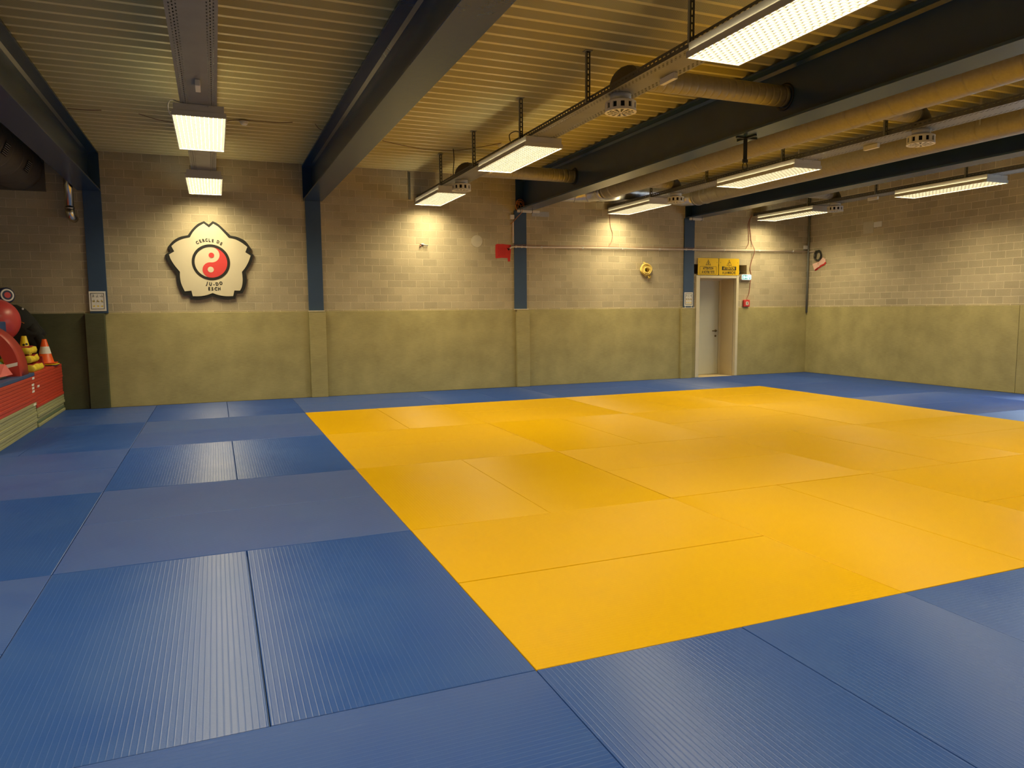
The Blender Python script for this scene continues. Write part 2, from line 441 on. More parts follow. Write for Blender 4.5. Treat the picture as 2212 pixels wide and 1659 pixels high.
OFF = {}
def thing(name, label, cat, loc=(0, 0, 0), group=None, kind=None):
    o = bpy.data.objects.new(name, None); C.objects.link(o); o.location = loc; o.empty_display_size = 0.1
    OFF[o.name] = Vector(loc)
    props(o, label, cat, group, kind); return o

def props(o, label=None, cat=None, group=None, kind=None):
    for k, v in (('label', label), ('category', cat), ('group', group), ('kind', kind)):
        if v: o[k] = v

def part(mb, name, mat, parent, label=None):
    off = OFF[parent.name]
    me = mb.mesh(name, off)
    for m in (mat if isinstance(mat, (list, tuple)) else [mat]): me.materials.append(MT[m] if isinstance(m, str) else m)
    o = bpy.data.objects.new(name, me); C.objects.link(o); o.parent = parent
    OFF[o.name] = off
    if label: o['label'] = label
    return o

def solo(mb, name, mat, label, cat, loc=(0, 0, 0), group=None, kind=None):
    me = mb.mesh(name, Vector(loc))
    for m in (mat if isinstance(mat, (list, tuple)) else [mat]): me.materials.append(MT[m] if isinstance(m, str) else m)
    o = bpy.data.objects.new(name, me); C.objects.link(o); o.location = loc
    OFF[o.name] = Vector(loc)
    props(o, label, cat, group, kind); return o

def copy_tree(o, loc=None, label=None, parent=None):
    c = o.copy(); C.objects.link(c)
    if parent is not None: c.parent = parent
    if loc is not None: c.location = loc
    if label: c['label'] = label
    for ch in o.children: copy_tree(ch, parent=c)
    return c

ORD = ['first', 'second', 'third', 'fourth', 'fifth', 'sixth', 'seventh', 'eighth', 'ninth', 'tenth', 'eleventh', 'twelfth']

# ------------------------------------------------------------------ room shell
solo(MB().box(XL - .3, XR + .3, YF - .3, YW + 1.0, -0.25, -0.041), 'floor', 'floor', 'bare floor under the judo mats', 'floor', kind='structure')

# back wall: blocks with the doorway and the slot above it left open
b = MB()
T = 0.75
b.box(XL - .3, 7.868, YW, YW + T, -.25, 4.2)
b.box(9.207, XR + .3, YW, YW + T, -.25, 4.2)
b.box(7.868, 9.207, YW, YW + T, 2.298, 4.2)
b.box(7.868, 9.207, YW + .60, YW + T, 2.102, 2.298)
b.box(7.868, 8.02, YW, YW + T, -.25, 2.102)
b.box(8.93, 9.207, YW, YW + T, -.25, 2.102)
b.box(8.02, 8.93, YW, YW + T, 2.025, 2.102)
solo(b, 'wall_back', 'brick_x', 'pale sand-lime block wall at the back of the hall', 'wall', kind='structure')
# right wall with the glazed doors just beyond the picture
b = MB()
WY0, WY1, WZ1 = 1.9, 4.85, 2.25
b.box(XR, XR + .3, WY1, YW, -.25, 4.2).box(XR, XR + .3, YF, WY0, -.25, 4.2).box(XR, XR + .3, WY0, WY1, WZ1, 4.2).box(XR, XR + .3, WY0, WY1, -.25, -.02)
solo(b, 'wall_right', 'brick_y', 'grey-beige block wall on the right', 'wall', kind='structure')
solo(MB().box(XL - .3, XL, YF, YW, -.25, 4.2), 'wall_left', 'brick_y', 'block wall closing the left bay', 'wall', kind='structure')
b = MB().box(XL - .3, XR + .3, YF - .3, YF, -.25, 4.2)
solo(b, 'wall_front', 'brick_x', 'block wall behind the photographer', 'wall', kind='structure')
def window(name, lab, x0, x1, y0, y1, z0, z1, axis):
    w = thing(name, lab, 'window', ((x0 + x1) / 2, (y0 + y1) / 2, z0), kind='structure')
    f = MB(); t = .06
    n = 4
    if axis == 'Y':   # window in the right wall
        for k in range(n):
            a = y0 + (y1 - y0) * k / (n - 1); f.box(x0, x1, a - t / 2, a + t / 2, z0, z1)
        f.box(x0, x1, y0, y1, z0, z0 + t).box(x0, x1, y0, y1, z1 - t, z1)
        part(f, 'window_frame', 'alu', w)
        part(MB().box((x0 + x1) / 2 - .004, (x0 + x1) / 2 + .004, y0, y1, z0, z1), 'pane', 'pane', w)
    else:
        for k in range(n):
            a = x0 + (x1 - x0) * k / (n - 1); f.box(a - t / 2, a + t / 2, y0, y1, z0, z1)
        f.box(x0, x1, y0, y1, z0, z0 + t).box(x0, x1, y0, y1, z1 - t, z1)
        part(f, 'window_frame', 'alu', w)
        part(MB().box(x0, x1, (y0 + y1) / 2 - .004, (y0 + y1) / 2 + .004, z0, z1), 'pane', 'pane', w)
window('window_1', 'glazed doors in the right wall letting daylight in', XR + .02, XR + .10, WY0, WY1, -.02, WZ1, 'Y')

# ceiling: trapezoidal steel deck, ribs along X, 20 cm pitch
bm = bmesh.new()
prof = []
y = YF - .3
y0 = 4.169 - 0.2 * math.ceil((4.169 - y) / 0.2)
k = 0
while True:
    yy = y0 + .2 * k
    if yy > YW + .05: break
    # bottom flange ends at yy
    prof += [(yy - .042, ZC, 0), (yy, ZC, 1), (yy + .036, ZC + .085, 0), (yy + .112, ZC + .085, 1)]
    k += 1
rows = []
for (yy, zz, _) in prof:
    rows.append((bm.verts.new((XL - .3, yy, zz)), bm.verts.new((XR + .3, yy, zz))))
for i in range(len(rows) - 1):
    f = bm.faces.new((rows[i][0], rows[i][1], rows[i + 1][1], rows[i + 1][0])); f.material_index = 1 if i % 2 == 1 else 0
me = bpy.data.meshes.new('ceiling'); bm.to_mesh(me); bm.free()
me.materials.append(MT['deck']); me.materials.append(MT['deck_p'])
o = bpy.data.objects.new('ceiling', me); C.objects.link(o)
props(o, 'cream trapezoidal steel roof deck with perforated ribs', 'ceiling', kind='structure')
solo(MB().box(XL - .3, XR + .3, YF - .3, YW + .75, 4.0, 4.2), 'trim_1', 'dark', 'roof covering above the steel deck', 'roof', kind='structure')

# ------------------------------------------------------------------ door
d = thing('door_1', 'pale grey door set deep in the back wall under two yellow warning signs', 'door', (8.47, YW, 0), kind='structure')
f = MB()
f.box(7.935, 8.022, YW - .028, YW + .05, -.0, 2.075, .006).box(8.928, 8.992, YW - .028, YW + .05, -.0, 2.075, .006).box(8.022, 8.928, YW - .026, YW + .05, 2.02, 2.073, .006)
part(f, 'door_trim', 'trim', d)
f = MB()
f.box(8.022, 8.034, YW + .05, YW + .62, -.0, 2.02).box(8.916, 8.928, YW + .05, YW + .62, -.0, 2.02).box(8.034, 8.916, YW + .05, YW + .62, 2.008, 2.02)
part(f, 'reveal_lining', 'reveal', d)
f = MB()
f.box(8.034, 8.075, YW + .44, YW + .50, 0, 2.008).box(8.875, 8.916, YW + .44, YW + .50, 0, 2.008).box(8.075, 8.875, YW + .44, YW + .50, 1.985, 2.008)
part(f, 'door_frame', 'trim', d)
lf = part(MB().box(8.078, 8.868, YW + .465, YW + .505, .005, 1.983, .002), 'door_leaf', 'leaf', d)
h = MB()
h.lathe([(.026, 0), (.026, -.012)], (8.80, YW + .465, .93), 16, 'Y').tube([(8.80, YW + .465, .93), (8.80, YW + .415, .93), (8.79, YW + .405, .93), (8.68, YW + .405, .93)], .010, 10)
h.lathe([(.022, 0), (.022, -.010)], (8.80, YW + .465, .82), 16, 'Y')
part(h, 'door_handle', 'handle', lf, 'dark brass handle')
solo(MB().box(8.0, 8.95, YW + .62, YW + .66, -.04, 2.05), 'trim_2', 'reveal', 'back of the doorway recess', 'wall', kind='structure')
solo(MB().box(8.02, 8.93, YW, YW + .62, -.041, -.0), 'trim_3', 'reveal', 'door sill', 'sill', kind='structure')

# hole in the blockwork behind the signs
solo(MB().sphere((9.095, YW + .16, 2.160), .055, .9, .8, 1.0, 16).sphere((9.105, YW + .17, 2.215), .042, .8, .8, 1.1, 14).sphere((9.05, YW + .15, 2.135), .032, 1.2, .8, .9, 12), 'insulation_wad', 'wad', 'grey insulation wad stuffed in the wall hole right of the warning signs', 'insulation', (9.10, YW + .16, 2.10))

# ------------------------------------------------------------------ felt wall panels
def panel(x0, x1, label, mat='panel', y0=YW - .018, ztop=ZP, axis='X'):
    if axis == 'X':
        b = MB().box(x0, x1, y0, YW + .0, .0, ztop, .004)
        return solo(b, 'wall_panel', mat, label, 'wall panel', ((x0 + x1) / 2, YW - .01, 0), 'felt panels on the lower walls')
    b = MB().box(XR - .018, XR, x0, x1, .0, ztop, .004)
    return solo(b, 'wall_panel', mat, label, 'wall panel', (XR - .01, (x0 + x1) / 2, 0), 'felt panels on the lower walls')
panel(-6.15, -2.886, 'dark green felt wall panel behind the stacked gym mats', 'panel_dark')
panel(-2.627, .311, 'olive felt wall panel below the flower shaped club emblem', 'panel')
panel(.579, 3.984, 'olive felt wall panel left of the column with the red sheet', 'panel')
panel(4.238, 7.561, 'olive felt wall panel below the coil of yellow rope', 'panel')
panel(7.823, 7.932, 'narrow olive felt strip between the right column and the door', 'panel')
panel(8.995, 10.834, 'olive felt wall panel right of the door below the red call point', 'panel')
panel(WY1 + .02, 5.295, 'sliver of olive felt panel at the right picture edge', axis='Y')
panel(5.30, YW - .0005, 'long olive felt panel along the foot of the right wall', 'panel', axis='Y')

# ------------------------------------------------------------------ columns and beams
CL = ['blue steel column at the far left beside the stacked gym mats', 'blue steel column right of the club emblem', 'blue steel column beside the torn red sheet', 'blue steel column left of the door']
PL = [(-2.885, -2.628), (.312, .578), (3.985, 4.237), (7.562, 7.822)]
PADL = ['dark green felt pad', 'olive felt pad', 'olive felt pad', 'olive felt pad']
for i, (x0, x1) in enumerate(COLS):
    c = thing('steel_column', CL[i], 'column', ((x0 + x1) / 2, YW - .02, 0), 'blue columns on the back wall')
    part(MB().box(x0, x1, YW - .035, YW - .001, ZP, BZ, .002), 'column_face', 'column', c)
    p0, p1 = PL[i]
    part(MB().box(p0, p1, YW - .075, YW - .001, 0, ZP - .004, .006), 'column_pad', 'panel_dark' if i == 0 else 'panel', c, PADL[i])
    if i:
        part(MB().box(x0 - .012, x1 + .012, YW - .080, YW - .001, ZP - .003, ZP + .012, .002), 'pad_cap', 'trim', c, 'cream cap strip on the pad')

BL = ['dark blue steel ceiling beam, leftmost, ending above the stacked gym mats', 'dark blue steel ceiling beam left of the torn red sheet and above the emblem column',
      'deep dark steel ceiling beam pierced by round ducts', 'dark blue steel ceiling beam nearest the right wall']
for i, (x0, x1) in enumerate(BEAMS):
    xm = (x0 + x1) / 2
    be = thing('steel_beam', BL[i], 'beam', (xm, 2.0, BZ), 'steel beams across the ceiling')
    ye, ys = YW - .001, YF
    part(MB().box(x0, x1, ys, ye, BZ, BZ + .024, .002), 'bottom_flange', 'beam', be)
    part(MB().box(x0, x1, ys, ye, ZC - .026, ZC - .002, .002), 'top_flange', 'beam', be)
    w = MB().box(xm - .008, xm + .008, ys, ye, BZ + .024, ZC - .026)
    w.prism([(xm + .008, BZ + .024), (xm + .034, BZ + .024), (xm + .008, BZ + .05)], ys, ye).prism([(xm - .008, BZ + .024), (xm - .034, BZ + .024), (xm - .008, BZ + .05)], ys, ye)
    w.prism([(xm + .008, ZC - .026), (xm + .034, ZC - .026), (xm + .008, ZC - .052)], ys, ye).prism([(xm - .008, ZC - .026), (xm - .034, ZC - .026), (xm - .008, ZC - .052)], ys, ye)
    part(w, 'web', 'beam', be)
    part(MB().box(x0, x1, YW - .035, YW - .001, BZ + .024, ZC - .026), 'end_plate', 'beam', be)

# ------------------------------------------------------------------ cable trays, hangers
TL = ['perforated steel cable tray above the emblem, leftmost of the four', 'perforated steel cable tray hung on slotted posts above the middle of the mats',
      'perforated steel cable tray between the two long round ducts', 'perforated steel cable tray along the right wall, rightmost of the four']
HY = [-1.15, .45, 2.05, 3.62, 5.20, 6.80, 8.32]
HN = ['', '', '', '', '', '', '']
TL.append('perforated steel cable tray in the left bay, out of the picture')
for i, x in enumerate(TRACKS + [-4.75]):
    t = thing('cable_tray', TL[i], 'cable tray', (x, 0, ZT), 'cable trays carrying the lamps')
    y0, y1 = -5.5, YW - .02
    part(MB().quad([(x - .155, y0, ZT), (x + .155, y0, ZT), (x + .155, y1, ZT), (x - .155, y1, ZT)]), 'tray_base', 'tray', t)
    cb_ = MB()
    for q in range(7): cb_.tube([(x - .126 + .042 * q, y0, ZT + .022), (x - .126 + .042 * q, y1, ZT + .022)], .020, 8)
    part(cb_, 'slot_darkening_cables', 'blackcable', t)  # unseen cables added so that the tray slots look dark
    for s in (-1, 1):
        part(MB().quad([(x + s * .155, y0, ZT), (x + s * .155, y1, ZT), (x + s * .155, y1, ZT + .06), (x + s * .155, y0, ZT + .06)]), 'side_rail', 'rail', t)
where = ['leftmost lamp row', 'lamp row left of pierced beam', 'lamp row between long ducts', 'lamp row by right wall']
hang0 = None
for i, x in enumerate(TRACKS):
    if i == 0: continue          # the leftmost tray hides its own hangers
    for k, yy in enumerate(HY):
        n = len(HY) - 1 - k
        lab = 'slotted tray hanger, %s from back wall, %s' % (ORD[n], where[i])
        loc = (x - .179, yy, ZT)
        if hang0 is None:
            hang0 = thing('tray_hanger', lab, 'hanger', loc, 'slotted hangers of the cable trays')
            X, Y, Z = loc
            part(MB().quad([(X - .021, Y - .011, Z), (X + .021, Y - .011, Z), (X + .021, Y - .011, ZC + .001), (X - .021, Y - .011, ZC + .001)]), 'slotted_face', 'hanger', hang0)
            part(MB().box(X - .022, X - .019, Y - .012, Y + .012, Z, ZC + .001).box(X + .019, X + .022, Y - .012, Y + .012, Z, ZC + .001), 'channel_side', 'conduitgrey', hang0)
            part(MB().box(X - .035, X + .035, Y - .035, Y + .035, ZC - .006, ZC + .001), 'ceiling_plate', 'conduitgrey', hang0)
        else:
            copy_tree(hang0, loc, lab)

# ------------------------------------------------------------------ fluorescent lamps
LW = .232
def lamp(x, y0, y1, label):
    L = thing('ceiling_lamp', label, 'lamp', (x, (y0 + y1) / 2, ZL), 'fluorescent lamps under the cable trays')
    hb = MB().box(x - .215, x + .215, y0 + .004, y1 - .004, ZL + .044, ZT - .001, .003)
    part(hb, 'housing', 'lampwhite', L)
    fr = MB()
    z0, z1 = ZL, ZL + .046
    fr.box(x - LW, x - LW + .009, y0, y1, z0, z1, .001).box(x + LW - .009, x + LW, y0, y1, z0, z1, .001)
    fr.box(x - LW + .009, x + LW - .009, y0, y0 + .009, z0, z1, .001).box(x - LW + .009, x + LW - .009, y1 - .009, y1, z0, z1, .001)
    part(fr, 'frame', 'lampwhite', L)
    part(MB().quad([(x - LW + .009, y0 + .009, ZL + .029), (x - LW + .009, y1 - .009, ZL + .029), (x + LW - .009, y1 - .009, ZL + .029), (x + LW - .009, y0 + .009, ZL + .029)]), 'diffuser', 'emit', L, 'glowing white diffuser')
    lv = MB(); n = 12; e0 = ZL + .003; e1 = ZL + .025
    for k in range(1, n):
        a = x - LW + 2 * LW * k / n
        lv.box(a - .0007, a + .0007, y0 + .012, y1 - .012, e0, e0 + .011)
    for k in range(n):
        a0 = x - LW + 2 * LW * k / n; a1 = a0 + 2 * LW / n
        yy = y0 + .045 + (.03 if k % 2 else 0)
        while yy < y1 - .03:
            lv.box(a0 + .003, a1 - .001, yy - .0007, yy + .0007, e0, e1); yy += .06
    part(lv, 'louver_grid', 'louver', L)
    sc_ = MB()
    for s in (-.08, .08):
        sc_.sphere((x + s, y0 + .003, ZL + .095), .006, seg=8)
    part(sc_, 'screws', 'galv', L)
    return L
LA = [(4.90, 6.42), (4.97, 6.53), (4.94, 6.51), (4.84, 6.40)]
LB = [(8.22, 9.68), (8.34, 9.72), (8.30, 9.72), (8.16, 9.66)]
RN = ['leftmost lamp row above the emblem', 'lamp row left of the pierced beam', 'lamp row between the long round ducts', 'lamp row along the right wall']
for i, x in enumerate(TRACKS):
    lamp(x, *LB[i], 'lit fluorescent lamp next to back wall, %s' % RN[i])
    lamp(x, *LA[i], 'lit fluorescent lamp, second from back wall, %s' % RN[i])
    lamp(x, .50 if i == 1 else .45, 2.03 if i == 1 else 1.98, 'lit fluorescent lamp, third from back wall, %s' % RN[i])
    lamp(x, -2.60, -1.07, 'lit fluorescent lamp, fourth from back wall, %s' % RN[i])

lamp(-4.75, 3.2, 4.73, 'lit fluorescent lamp in the left bay, out of the picture')
lamp(-4.75, 0.0, 1.53, 'lit fluorescent lamp in the left bay, out of the picture, nearer the camera')
solo(MB().box(2.032, 2.040, YW - .03, YW - .001, ZT, ZC - .002).box(2.058, 2.066, YW - .03, YW - .001, ZT, ZC - .002).box(2.040, 2.058, YW - .006, YW - .001, ZT, ZC - .002), 'wall_bracket', 'conduitgrey', 'upright steel channel on the back wall at the end of the middle tray', 'bracket', (2.05, YW, ZT))
# little boxes under the trays
def tray_box(x, y, label):
    solo(MB().box(x - .02, x + .02, y - .10, y + .10, ZT - .052, ZT - .001, .004), 'junction_box', 'white', label, 'junction box', (x, y, ZT - .05), 'small white boxes under the trays')
tray_box(-1.155, 4.22, 'small white box under the leftmost cable tray')
tray_box(2.40, 2.70, 'small white box under the tray beside the nearest lamp')
tray_box(2.42, 6.83, 'small white box under the tray just behind the middle lamp')
tray_box(6.10, 4.02, 'small white box under the tray between the long ducts')
tray_box(9.53, 7.05, 'small white box under the tray by the right wall')

# ------------------------------------------------------------------ ducts
def ringed(p0, p1, r, step=.125, bead=.004):
    """points and radii of a spiral duct: straight with raised seams"""
    p0, p1 = Vector(p0), Vector(p1); L = (p1 - p0).length; d = (p1 - p0) / L
    pts, rs = [p0], [r]
    s = step * .5
    while s < L - .02:
        for o_, rr in ((-.020, r), (-.006, r), (-.002, r + bead), (.002, r + bead), (.006, r), (.020, r)):
            pts.append(p0 + d * (s + o_)); rs.append(rr)
        s += step
    pts.append(p1); rs.append(r)
    return pts, rs
DZ = 3.46
DA, DB = 5.25, 7.22
for nm, x, lab in (('A', DA, 'long round spiral duct beside the pierced beam, left of the third lamp row'), ('B', DB, 'long round spiral duct beside the rightmost beam, right of the third lamp row')):
    y0, y1 = -5.5, (8.75 if nm == 'A' else 8.9)
    D = thing('ventilation_duct', lab, 'duct', (x, 2, DZ), 'long round ducts along the ceiling')
    pts, rs = ringed((x, y0, DZ), (x, y1, DZ), .16, .26, -.004)
    part(MB().tube(pts, rs, 40), 'duct_pipe', 'duct', D)
    cl = MB()
    for yy in (y1 - .05, y1 - .28):
        cl.lathe([(.161, -.012), (.168, -.008), (.168, .008), (.161, .012)], (x, yy, DZ), 40, 'Y', cap=False)
    part(cl, 'pipe_clamp', 'galv', D)
    # straps up to the deck
    st = MB()
    for yy in (-2.4, .6, 3.4, 6.2, 8.5):
        st.box(x - .163, x - .160, yy - .012, yy + .012, DZ, ZC + .001).box(x + .160, x + .163, yy - .012, yy + .012, DZ, ZC + .001)
    part(st, 'hanging_strap', 'galv', D)
# foil cross duct at the back
D = thing('cross_duct', 'foil taped duct crossing behind the lamps close to the back wall', 'duct', (5.6, 9.25, DZ))
pts = [(4.16, 9.3, DZ), (4.5, 9.3, DZ)]
for k in range(7):
    a = PI / 2 * k / 6
    pts.append((4.75 + .5 * math.sin(a), 8.8 + .5 * math.cos(a), DZ))
part(MB().tube(pts, .158, 32), 'elbow', 'foil', D)
rg = MB()
for k in (1, 3, 5):
    a = PI / 2 * k / 6
    c = Vector((4.75 + .5 * math.sin(a), 8.8 + .5 * math.cos(a), DZ)); t_ = Vector((math.cos(a), -math.sin(a), 0))
    rg.tube([c - t_ * .012, c - t_ * .006, c + t_ * .006, c + t_ * .012], [.157, .165, .165, .157], 32, cap=False)
part(rg, 'joint_band', 'galv', D)
part(MB().tube([(5.30, 9.20, DZ), (5.55, 9.22, DZ + .03), (5.85, 9.22, DZ + .075), (6.6, 9.22, DZ + .075), (6.75, 9.22, DZ + .06), (6.95, 9.21, DZ + .02), (7.10, 9.15, DZ), (7.19, 9.05, DZ), (7.22, 8.97, DZ)], .145, 32), 'branch_pipe', 'foil', D)

def outlet(x, y, label):
    z1 = ZT - .001; FZ = 3.145
    V = thing('air_diffuser', label, 'air diffuser', (x, y, FZ), 'round air diffusers under the trays')
    part(MB().lathe([(.088, .070), (.088, .110), (.093, .114), (.093, z1 - FZ)], (x, y, FZ), 32), 'neck', 'white', V)
    # drum with real windows
    n, r0, r1 = 48, .137, .122
    m = MB()
    zz = [FZ + .010, FZ + .024, FZ + .072, FZ + .086]
    for k in range(n):
        a0, a1 = 2 * PI * k / n, 2 * PI * (k + 1) / n
        for j in range(3):
            if j == 1 and k % 4 < 2: continue
            for r in (r0, r1):
                m.quad([(x + r * math.cos(a0), y + r * math.sin(a0), zz[j]), (x + r * math.cos(a1), y + r * math.sin(a1), zz[j]), (x + r * math.cos(a1), y + r * math.sin(a1), zz[j + 1]), (x + r * math.cos(a0), y + r * math.sin(a0), zz[j + 1])])
        if k % 4 < 2:
            for a in ((a0,) if k % 4 == 0 else (a1,)):
                m.quad([(x + r0 * math.cos(a), y + r0 * math.sin(a), zz[1]), (x + r1 * math.cos(a), y + r1 * math.sin(a), zz[1]), (x + r1 * math.cos(a), y + r1 * math.sin(a), zz[2]), (x + r0 * math.cos(a), y + r0 * math.sin(a), zz[2])])
    m.lathe([(.086, .086), (.137, .086), (.130, .092), (.086, .094)], (x, y, FZ), n, cap=False)
    part(m, 'drum', 'white', V)
    part(MB().lathe([(.001, .018), (.118, .018), (.118, .082), (.001, .082)], (x, y, FZ), 32, cap=False), 'drum_shade', 'dark', V, 'near-black core as painted shade inside the drum')  # near-black core paints the shade seen through the drum windows
    # face plate: ring, hub and twelve slotted wedges
    fp = MB(); n = 48
    rad = [.012, .030, .034, .062, .066, .094, .098, .118, .140]
    for k in range(n):
        a0, a1 = 2 * PI * k / n, 2 * PI * (k + 1) / n
        for j in range(len(rad) - 1):
            slot = (k % 4 in (0, 1)) and j in (0, 2, 4, 6)
            if slot: continue
            ra, rb = rad[j], rad[j + 1]
            fp.quad([(x + ra * math.cos(a0), y + ra * math.sin(a0), FZ), (x + rb * math.cos(a0), y + rb * math.sin(a0), FZ), (x + rb * math.cos(a1), y + rb * math.sin(a1), FZ), (x + ra * math.cos(a1), y + ra * math.sin(a1), FZ)])
        fp.quad([(x + .14 * math.cos(a0), y + .14 * math.sin(a0), FZ), (x + .14 * math.cos(a1), y + .14 * math.sin(a1), FZ), (x + .14 * math.cos(a1), y + .14 * math.sin(a1), FZ + .011), (x + .14 * math.cos(a0), y + .14 * math.sin(a0), FZ + .011)])
    fp.lathe([(.012, 0), (.012, .004)], (x, y, FZ), 12)
    part(fp, 'face_plate', 'white', V)
    return V
OY = [3.30, 7.82]
for i in (1, 2, 3):
    for j in (0, 1):
        if i == 3 and j == 0: continue
        nm = ['left of the pierced beam', 'between the long ducts', 'by the right wall'][i - 1]
        outlet(TRACKS[i] - .02, OY[j], 'round slotted air diffuser under tray %s, %s' % (nm, 'nearer the camera' if j == 0 else 'nearer the back wall'))

def branch(x_from, x_to, y, r, label, rad=.11):
    """horizontal spiral pipe ending in an elbow above the diffuser"""
    s = 1 if x_from > x_to else -1
    D = thing('branch_duct', label, 'duct', (x_to, y, DZ), 'branch ducts feeding the air diffusers')
    pts, rs = ringed((x_from, y, DZ), (x_to + s * rad, y, DZ), r, .085, -.003)
    part(MB().tube(pts, rs, 32), 'pipe', 'duct', D)
    el = [(x_to + s * rad * (1 - math.sin(PI / 2 * k / 6)), y, DZ - rad * (1 - math.cos(PI / 2 * k / 6))) for k in range(7)]
    el.append((x_to, y, ZT + .046))
    part(MB().tube(el, r + .004, 32), 'elbow', 'duct_dark', D)
    return D
branch(4.135, TRACKS[1] - .02, OY[0], .097, 'short spiral duct through the pierced beam, nearer the camera')
branch(4.135, TRACKS[1] - .02, OY[1], .097, 'short spiral duct through the pierced beam, nearer the back wall')
branch(DA + .166, TRACKS[2] - .02, OY[0], .096, 'short elbow duct from the long duct to the third lamp row, nearer the camera')
branch(DA + .166, TRACKS[2] - .02, OY[1], .096, 'short elbow duct from the long duct to the third lamp row, nearer back wall')
branch(7.816, TRACKS[3] - .02, OY[1], .096, 'short elbow duct to the lamp row by the right wall')
for j in (0, 1):
    fl = MB().lathe([(.112, 0), (.128, 0), (.128, .006), (.112, .006)], (4.135, OY[j], DZ), 32, 'X', cap=False)
    solo(fl, 'duct_collar', 'black', 'dark collar where the %s short duct enters the pierced beam' % ('nearer' if j == 0 else 'farther'), 'collar', (4.135, OY[j], DZ))

# left bay: fat duct with grilles, wall plate and steel pipe
D = thing('ventilation_duct', 'fat dark duct with louvred grilles in the left bay', 'duct', (-3.62, 6, 3.49))
pts, rs = ringed((-3.62, -2, 3.49), (-3.62, YW - .03, 3.49), .33, .5, .004)
part(MB().tube(pts, rs, 48), 'duct_pipe', 'duct_dark', D)
for yy in (9.05, 7.95, 6.85):
    g = MB(); a = -.42
    n_ = Vector((math.cos(a), 0, math.sin(a))); t_ = Vector((-math.sin(a), 0, math.cos(a)))
    c = Vector((-3.62, yy, 3.49)) + n_ * .333
    for q in range(6):
        p = c + t_ * (-.06 + .024 * q)
        g.quad([p + Vector((0, -.10, 0)), p + Vector((0, .10, 0)), p + Vector((0, .10, 0)) + t_ * .009 + n_ * .008, p + Vector((0, -.10, 0)) + t_ * .009 + n_ * .008])
    part(g, 'grille', 'galv', D)
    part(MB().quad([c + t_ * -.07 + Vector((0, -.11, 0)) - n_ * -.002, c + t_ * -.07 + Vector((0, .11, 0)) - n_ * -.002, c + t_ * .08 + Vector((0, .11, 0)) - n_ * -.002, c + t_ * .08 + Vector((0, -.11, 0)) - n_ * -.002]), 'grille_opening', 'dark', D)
solo(MB().box(-3.97, -3.27, YW - .025, YW - .001, 3.155, ZC - .005), 'wall_plate', 'duct_dark', 'square dark plate on the wall behind the fat left duct', 'plate', (-3.62, YW - .02, 3.155))
p = thing('drain_pipe', 'shiny vertical steel pipe left of the leftmost column', 'pipe', (-2.975, 9.76, 2.77))
part(MB().tube([(-2.975, 9.76, ZC), (-2.975, 9.76, 2.92)], .058, 24), 'pipe', 'chrome', p)
part(MB().tube([(-2.975, 9.76, 2.925), (-2.975, 9.76, 2.86), (-2.97, 9.775, 2.815), (-2.955, 9.81, 2.79), (-2.94, 9.868, 2.785)], [.061, .061, .060, .058, .056], 24), 'elbow', 'chrome', p)
part(MB().lathe([(.0585, -.01), (.064, -.01), (.064, .01), (.0585, .01)], (-2.975, 9.76, 2.925), 24, cap=False), 'pipe_collar', 'chrome', p)

# ------------------------------------------------------------------ judo mats
mesh_cache = {}
def mat_mesh(L, W, colour):
    key = (round(L, 3), round(W, 3), colour)
    if key not in mesh_cache:
        b_ = MB().box(-L / 2, L / 2, -W / 2, W / 2, -.04, 0, .0035, 2)
        me_ = b_.mesh('judo_mat', Vector((0, 0, 0))); me_.materials.append(MT[colour])
        mesh_cache[key] = me_
    return mesh_cache[key]
G = .0035
def in_frame(x0, x1, y0, y1):
    n = 12
    for i in range(n + 1):
        for j in range(n + 1):
            q = project((x0 + (x1 - x0) * i / n, y0 + (y1 - y0) * j / n, 0))
            if q and -6 < q[0] < 2218 and -6 < q[1] < 1665: return True
    return False
def put_mat(x0, x1, y0, y1, along, colour, label):
    if not in_frame(x0, x1, y0, y1): return
    L, W = ((x1 - x0), (y1 - y0)) if along == 'X' else ((y1 - y0), (x1 - x0))
    o = bpy.data.objects.new('judo_mat', mat_mesh(L - G, W - G, colour)); C.objects.link(o)
    o.location = ((x0 + x1) / 2 + random.uniform(-.0012, .0012), (y0 + y1) / 2 + random.uniform(-.0012, .0012), random.uniform(-.0012, .0008))
    o.rotation_euler = (0, 0, 0 if along == 'X' else PI / 2)
    props(o, label, 'judo mat', colour + ' judo mats covering the floor')
YROW = ['front', 'second', 'third', 'back']
